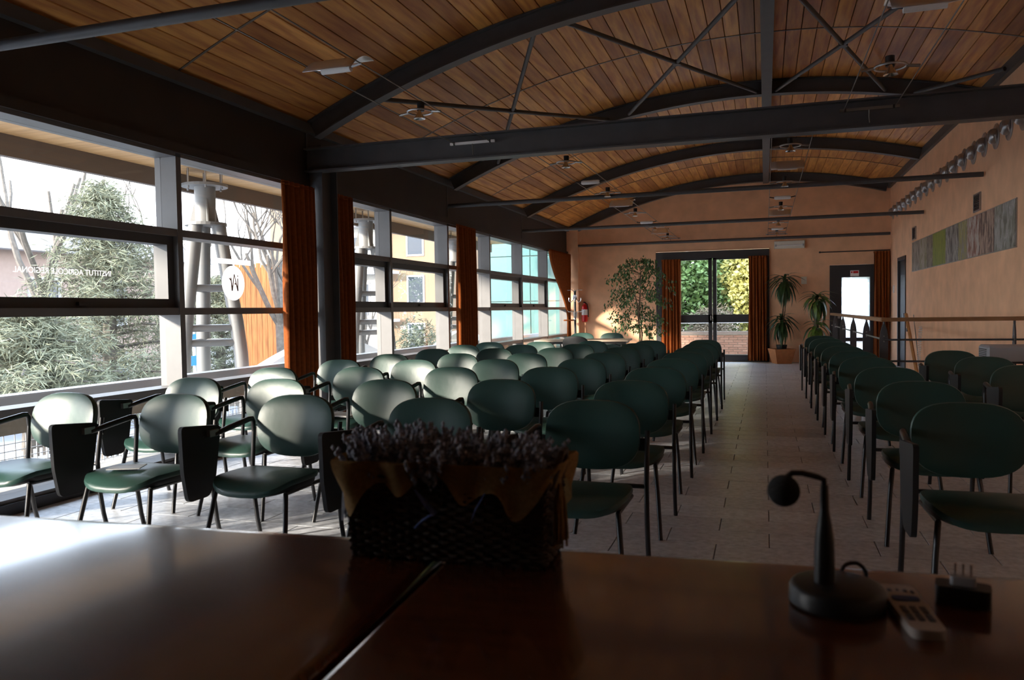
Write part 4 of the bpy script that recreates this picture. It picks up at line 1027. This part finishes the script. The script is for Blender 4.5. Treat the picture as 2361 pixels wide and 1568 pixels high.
# trees
def needles(mb, c, n, sx, sy, sz, L, rnd_, w=.04, down=.4):
    for k in range(n):
        while True:
            p = Vector((rnd_.uniform(-1, 1), rnd_.uniform(-1, 1), rnd_.uniform(-1, 1)))
            if p.length < 1: break
        p = Vector((c[0] + p.x * sx, c[1] + p.y * sy, c[2] + p.z * sz))
        d = Vector((rnd_.gauss(0, 1), rnd_.gauss(0, 1), rnd_.gauss(-down, .6))).normalized() * L * rnd_.uniform(.6, 1.2)
        s_ = d.cross(Vector((rnd_.gauss(0, 1), rnd_.gauss(0, 1), rnd_.gauss(0, 1)))).normalized() * w
        mb.add([p, p + d * .5 + s_, p + d, p + d * .5 - s_], [(0, 1, 2), (0, 2, 3)])
def conifer(loc, H, Rm, n, lab, seed, lo=.2, mt_='pine', squash=1):
    rn = random.Random(seed); t = thing('conifer_tree', lab, 'tree', loc, group='trees across the street')
    MB().tube([(0, 0, 0), (.1, 0, H * .5), (0, .05, H)], [.22, .15, .03], 8).build('trunk', 'greybark', t, True)
    bm2 = MB(); fo = MB()
    for k in range(n):
        q = k / n; z = H * (lo + (.98 - lo) * q); env = Rm * (1 - q) ** .7 * (1 if q > .15 else .6 + 2.6 * q); a = k * 2.4 + rn.uniform(-.3, .3); Lb = env * rn.uniform(.6, 1.1)
        e = Vector((math.cos(a) * Lb, math.sin(a) * Lb * squash, z + .12 * Lb - .1 * Lb * Lb / Rm))
        bm2.tube([(0, 0, z), tuple(e * .5 + Vector((0, 0, z * .5 + .1))), tuple(e)], [.045, .03, .012], 4)
        for j in range(7):
            t_ = .3 + .75 * j / 6; c_ = Vector((e.x * t_, e.y * t_, z + (e.z - z) * t_)); needles(fo, c_, 60, .42, .42, .26, .28, rn, .011)
    bm2.build('branches', 'greybark', t); o = fo.build('foliage', mt_, t); o['kind'] = 'stuff'
conifer((-15.2, 15.0, -2.3), 6.9, 2.6, 60, 'tall feathery conifer with drooping sprays across the street', 1, .2)
conifer((-14.0, 11.8, -2.3), 3.8, 2.6, 44, 'low spreading conifer in front of the pink house', 2, .42)
conifer((-18.5, 23.2, -2.3), 5.0, 2.4, 44, 'dark conifer standing behind the near pylon', 3)
def baretree(loc, H, lab, seed, n0=5, spread=.55, lev=3, r0=.16, stub=True):
    rn = random.Random(seed); t = thing('bare_tree', lab, 'tree', loc, group='pruned bare trees across the street'); m = MB()
    def grow(p, d, L, r, lv):
        pts = [p]; q = Vector(p); dd = Vector(d)
        for k in range(4):
            dd = (dd + Vector((rn.gauss(0, .12), rn.gauss(0, .12), .10))).normalized(); q = q + dd * L / 4; pts.append(Vector(q))
        m.tube([tuple(x) for x in pts], [r, r * .92, r * .85, r * .78, r * (.75 if stub else .5)], 7)
        if lv > 0:
            for k in range(rn.choice((2, 2, 3))):
                b = pts[rn.choice((2, 3, 4))]; nd = (dd + Vector((rn.gauss(0, spread), rn.gauss(0, spread), .25))).normalized(); grow(b, nd, L * rn.uniform(.6, .85), r * .55, lv - 1)
    m.tube([(0, 0, 0), (.05, 0, H * .2), (0, 0, H * .42)], [r0 * 1.5, r0 * 1.2, r0 * 1.1], 9)
    for k in range(n0):
        a = 6.283 * k / n0 + rn.uniform(-.4, .4); grow(Vector((0, 0, H * .40)), Vector((math.cos(a) * .5, math.sin(a) * .5, 1)).normalized(), H * .27, r0 * .6, lev)
    m.build('trunk_and_branches', 'greybark', t, True); return t
baretree((-17.5, 15.2, -2.3), 9.6, 'pruned bare plane tree with stubby limbs across the street', 8, 4, .35, 1, .15)
baretree((-12.2, 17.8, -2.3), 8.0, 'bare branched tree with thin twigs behind the near pylon', 12, 6, .5, 3, .13, False)
baretree((-18.6, 20.5, -2.3), 8.5, 'slender bare tree leaning beside the tall conifer', 15, 3, .45, 3, .10, False)
baretree((-15.5, 28.5, -2.3), 5.5, 'small bare tree in front of the ochre apartment block', 18, 4, .5, 3, .08, False)

# buildings
def windows(parent, face, cells, w, h, mt_='pane'):
    for (u, z) in cells:
        if face[0] == 'x':
            x = face[1]; s_ = face[2]
            fr = MB(); fr.box(min(x, x + s_ * .06), max(x, x + s_ * .06), u - w / 2 - .1, u - w / 2, z - .1, z + h + .1); fr.box(min(x, x + s_ * .06), max(x, x + s_ * .06), u + w / 2, u + w / 2 + .1, z - .1, z + h + .1); fr.box(min(x, x + s_ * .06), max(x, x + s_ * .06), u - w / 2, u + w / 2, z + h, z + h + .1); fr.box(min(x, x + s_ * .06), max(x, x + s_ * .06), u - w / 2, u + w / 2, z - .1, z)
            fr.box(min(x, x + s_ * .05), max(x, x + s_ * .05), u - .03, u + .03, z, z + h); fr.box(min(x, x + s_ * .05), max(x, x + s_ * .05), u - w / 2, u + w / 2, z + h * .5 - .03, z + h * .5 + .03)
            o = fr.build('window', 'shutter', parent); MB().box(min(x, x + s_ * .02), max(x, x + s_ * .02), u - w / 2, u + w / 2, z, z + h).build('pane', mt_, o)
        else:
            y = face[1]; s_ = face[2]
            fr = MB(); fr.box(u - w / 2 - .1, u - w / 2, min(y, y + s_ * .06), max(y, y + s_ * .06), z - .1, z + h + .1); fr.box(u + w / 2, u + w / 2 + .1, min(y, y + s_ * .06), max(y, y + s_ * .06), z - .1, z + h + .1); fr.box(u - w / 2, u + w / 2, min(y, y + s_ * .06), max(y, y + s_ * .06), z + h, z + h + .1); fr.box(u - w / 2, u + w / 2, min(y, y + s_ * .06), max(y, y + s_ * .06), z - .1, z)
            o = fr.build('window', 'shutter', parent); MB().box(u - w / 2, u + w / 2, min(y, y + s_ * .02), max(y, y + s_ * .02), z, z + h).build('pane', mt_, o)
hs = thing('pink_house', 'pale pink house with slate roof behind the conifers', 'house', (-27, 22, -2.3))
MB().box(-5, 3, -9, 7.0, 0, 6.0).build('wall', 'house', hs)
MB().prism([(-5.6, 6.0), (3.6, 6.0), (-1, 7.7)], -9.6, 7.5, 'y').build('roof', 'roof', hs)
MB().box(3.0, 3.6, -9.6, 7.5, 5.86, 6.0).build('eaves', 'shutter', hs)
windows(hs, ('x', 3.0, 1), [(-7, 3.3), (-4, 3.3), (-1, 3.3), (2, 3.3), (5, 3.3), (-7, .5), (-4, .5), (-1, .5), (2, .5), (5, .5)], 1.1, 1.6)
ap = thing('apartment_block', 'ochre apartment block with white balconies beyond the street', 'building', (-22.5, 45, -2.3))
MB().box(-9, 3.2, 0, 10, 0, 16).build('wall', 'apart', ap)
MB().box(-3.2, -.2, -.3, 0, 0, 16).build('recess_panel', 'cream', ap)
windows(ap, ('y', 0, -1), [(x, z) for x in (-6.5, 1.6) for z in (1.2, 4.2, 7.2, 10.2, 13.2)], 1.0, 1.6)
for z in (3.0, 6.0, 9.0, 12.0):
    b = MB().box(-3.4, .6, -1.3, -.3, z, z + .18).build('balcony', 'shutter', ap)
    g = MB()
    for k in range(20): g.box(-3.38 + k * .2, -3.34 + k * .2, -1.28, -1.24, z + .18, z + 1.1)
    g.box(-3.4, .6, -1.3, -1.24, z + 1.05, z + 1.1); g.build('balcony_rail', 'mesh', b)
windows(ap, ('y', -.3, -1), [(-2.2, z + .4) for z in (3.0, 6.0, 9.0, 12.0)], 1.3, 2.0)
ap2 = thing('apartment_block', 'grey apartment block with balconies left of the teal building', 'building', (-17.5, 58, -2.3))
MB().box(-6, 6, 0, 8, 0, 17).build('wall', 'apart2', ap2)
windows(ap2, ('y', 0, -1), [(x, z) for x in (-4, -1.5, 1, 3.5) for z in (1.2, 4.2, 7.2, 10.2, 13.2)], 1.0, 1.6)
for z in (3, 6, 9, 12): MB().box(-2.4, 2.2, -1.1, 0, z, z + .9).build('balcony', 'shutter', ap2)
tl = thing('teal_building', 'glass fronted pale teal wing at the end of the terrace', 'building', (-6.9, 21.2, -2.3))
MB().box(-.7, 1.9, .02, 5, 0, 9).build('core', 'teal_line', tl)
for ix in range(2):
    for iz in range(7):
        MB().box(-.7 + ix * 1.3 + .012, -.7 + (ix + 1) * 1.3 - .012, -.02, .02, iz * 1.28 + .015, (iz + 1) * 1.28 - .015).build('glass_panel', 'teal', tl)
for iy in range(3):
    for iz in range(7): MB().box(-.74, -.7, iy * 1.66 + .012, (iy + 1) * 1.66 - .012, iz * 1.28 + .015, (iz + 1) * 1.28 - .015).build('glass_panel', 'teal', tl)
hd = thing('orange_boarding', 'orange brown timber boarding across the street', 'boarding', (-14.2, 20.2, -2.3), R(33))
for k in range(15): MB().box(-1.0 + k * .15 + .004, -1.0 + (k + 1) * .15 - .004, -.02, .02, 0, 5.1 + .03 * math.sin(k * 2.1)).build('board', 'hoard', hd)
MB().box(-1.0, 1.24, .02, .04, 0, 5.0).build('backing', 'hoard', hd)
sgn = thing('road_sign', 'round traffic sign below two blue plates on a pole', 'sign', (-11.3, 13.4, -2.3))
MB().tube([(0, 0, 0), (0, 0, 3.3)], .035, 10).build('pole', 'mesh', sgn, True)
MB().box(.04, .06, -.3, .3, 2.95, 3.2).build('plate', 'blue', sgn); MB().box(.04, .06, -.3, .3, 2.55, 2.75).build('plate', 'blue', sgn)
MB().lathe([(.32, .03), (.32, .05)], (0, 0, 2.1), 24, 'x').build('disc', 'shutter', sgn)
pk = thing('info_panel', 'white and light blue information panel on the street', 'sign', (-10.2, 15.0, -2.3)); MB().box(-.03, .03, -.35, .0, 1.2, 2.6).build('panel', 'cyan', pk); MB().box(-.03, .03, .0, .3, 1.2, 2.6).build('panel', 'shutter', pk); MB().tube([(0, 0, 0), (0, 0, 1.2)], .04, 8).build('pole', 'mesh', pk)
rw = thing('curved_ramp_wall', 'white curved ramp wall rising beyond the balustrade', 'wall', (-8.2, 13.5, -2.3))
arc = [(-2.6 + 5.2 * k / 24, 2.55 + .55 * math.sin(math.pi * k / 24)) for k in range(25)]
MB().prism([(-2.6, 0)] + [(2.6, 0)] + arc[::-1], -.12, .12, 'x').build('wall', 'shutter', rw)
rw2 = thing('curved_ramp_wall', 'pale arched wall below the teal building', 'wall', (-7.4, 18.6, -2.3)); MB().prism([(-2.2, 0), (2.2, 0)] + [(a * .85, b) for a, b in arc[::-1]], -.1, .1, 'x').build('wall', 'cream', rw2)
pf = thing('picket_fence', 'thin white picket fence along the far pavement', 'fence', (-11.6, 0, -2.3))
g = MB()
for k in range(105): g.box(-.01, .01, 6 + k * .12, 6.04 + k * .12, 0, 1.4)
g.box(-.02, .02, 6, 18.6, 1.2, 1.26); g.box(-.02, .02, 6, 18.6, .4, .46); o = g.build('pickets', 'shutter', pf); o['kind'] = 'stuff'

# ================================================================== outdoors, beyond the end wall
gd = MB().box(XL - .3, 30, YF + .22, 60, -.4, -.15).build('garden_ground', 'cream'); struct(gd, 'paved strip beyond the glass door')
bwl = thing('garden_wall', 'low brick garden wall seen through the glass door', 'wall', (0, 23.5, -.15))
MB().box(-6, 8, .02, .25, 0, .66).build('core', 'cream', bwl)
bkm_ = MB().box(-.118, .118, -.012, .03, 0, .058).mesh('brick')
nb_ = 0
for r_ in range(9):
    for k in range(-13, 17):
        x = k * .25 + (.125 if r_ % 2 else 0)
        if -3.4 < x < 3.4: obj('brick', bkm_, 'brick', bwl, loc=(x, 0, .01 + r_ * .07))
MB().box(-6, 8, -.05, .3, .66, .74).build('coping', 'fascia', bwl)
MB().tube([(-6, -.2, 1.0), (8, -.2, 1.0)], .015, 8).build('rail', 'mesh', bwl); 
for x in (-3, -.35, 2.4): MB().tube([(x, -.2, .0), (x, -.2, 1.0)], .015, 8).build('rail_post', 'mesh', bwl)
def bush(loc, s_, n, mt_, lab, seed, L=.2, w=.055):
    rn = random.Random(seed); t = thing('garden_bush', lab, 'bush', loc, group='greenery beyond the garden wall'); fo = MB(); tw = MB()
    blobs = [(rn.uniform(-.6, .6) * s_[0], rn.uniform(-.5, .5) * s_[1], s_[2] * rn.uniform(.25, .8)) for _ in range(9)]
    for b in blobs:
        tw.tube([(0, 0, 0), (b[0] * .5, b[1] * .5, b[2] * .6), b], [.06, .04, .02], 5)
        needles(fo, b, n // 9, s_[0] * .5, s_[1] * .5, s_[2] * .32, L, rn, w, .2)
    tw.build('stems', 'greybark', t); o = fo.build('foliage', mt_, t); o['kind'] = 'stuff'
bush((-3.2, 28, -.2), (2.6, 2, 5.5), 15000, 'hedge', 'tall green bush behind the left door pane', 31)
bush((-.4, 30, -.2), (2.4, 2, 6.0), 15000, 'hedge', 'tall green bush behind the right door pane', 32)
bush((-.45, 26.6, -.2), (1.25, .9, 3.3), 9000, 'yellow', 'yellow leaved shrub behind the right door pane', 33, .18, .06)
bush((2.8, 28, -.2), (2.4, 2, 5.5), 4200, 'hedge', 'pale bush behind the exit door glass', 34)
bush((-1.9, 25.2, -.2), (1.2, .5, 1.5), 4000, 'drygrass', 'dry grey brown shrub above the brick wall', 35, .22, .012)
bush((-7.0, 29, -.2), (2.6, 2, 5.0), 3000, 'hedge', 'green bush hidden left of the glass door', 36)
bush((-11.6, 24.5, -2.3), (1.5, 1.2, 3.4), 5000, 'pine', 'olive shrub below the ochre apartment block', 41, .22, .02)
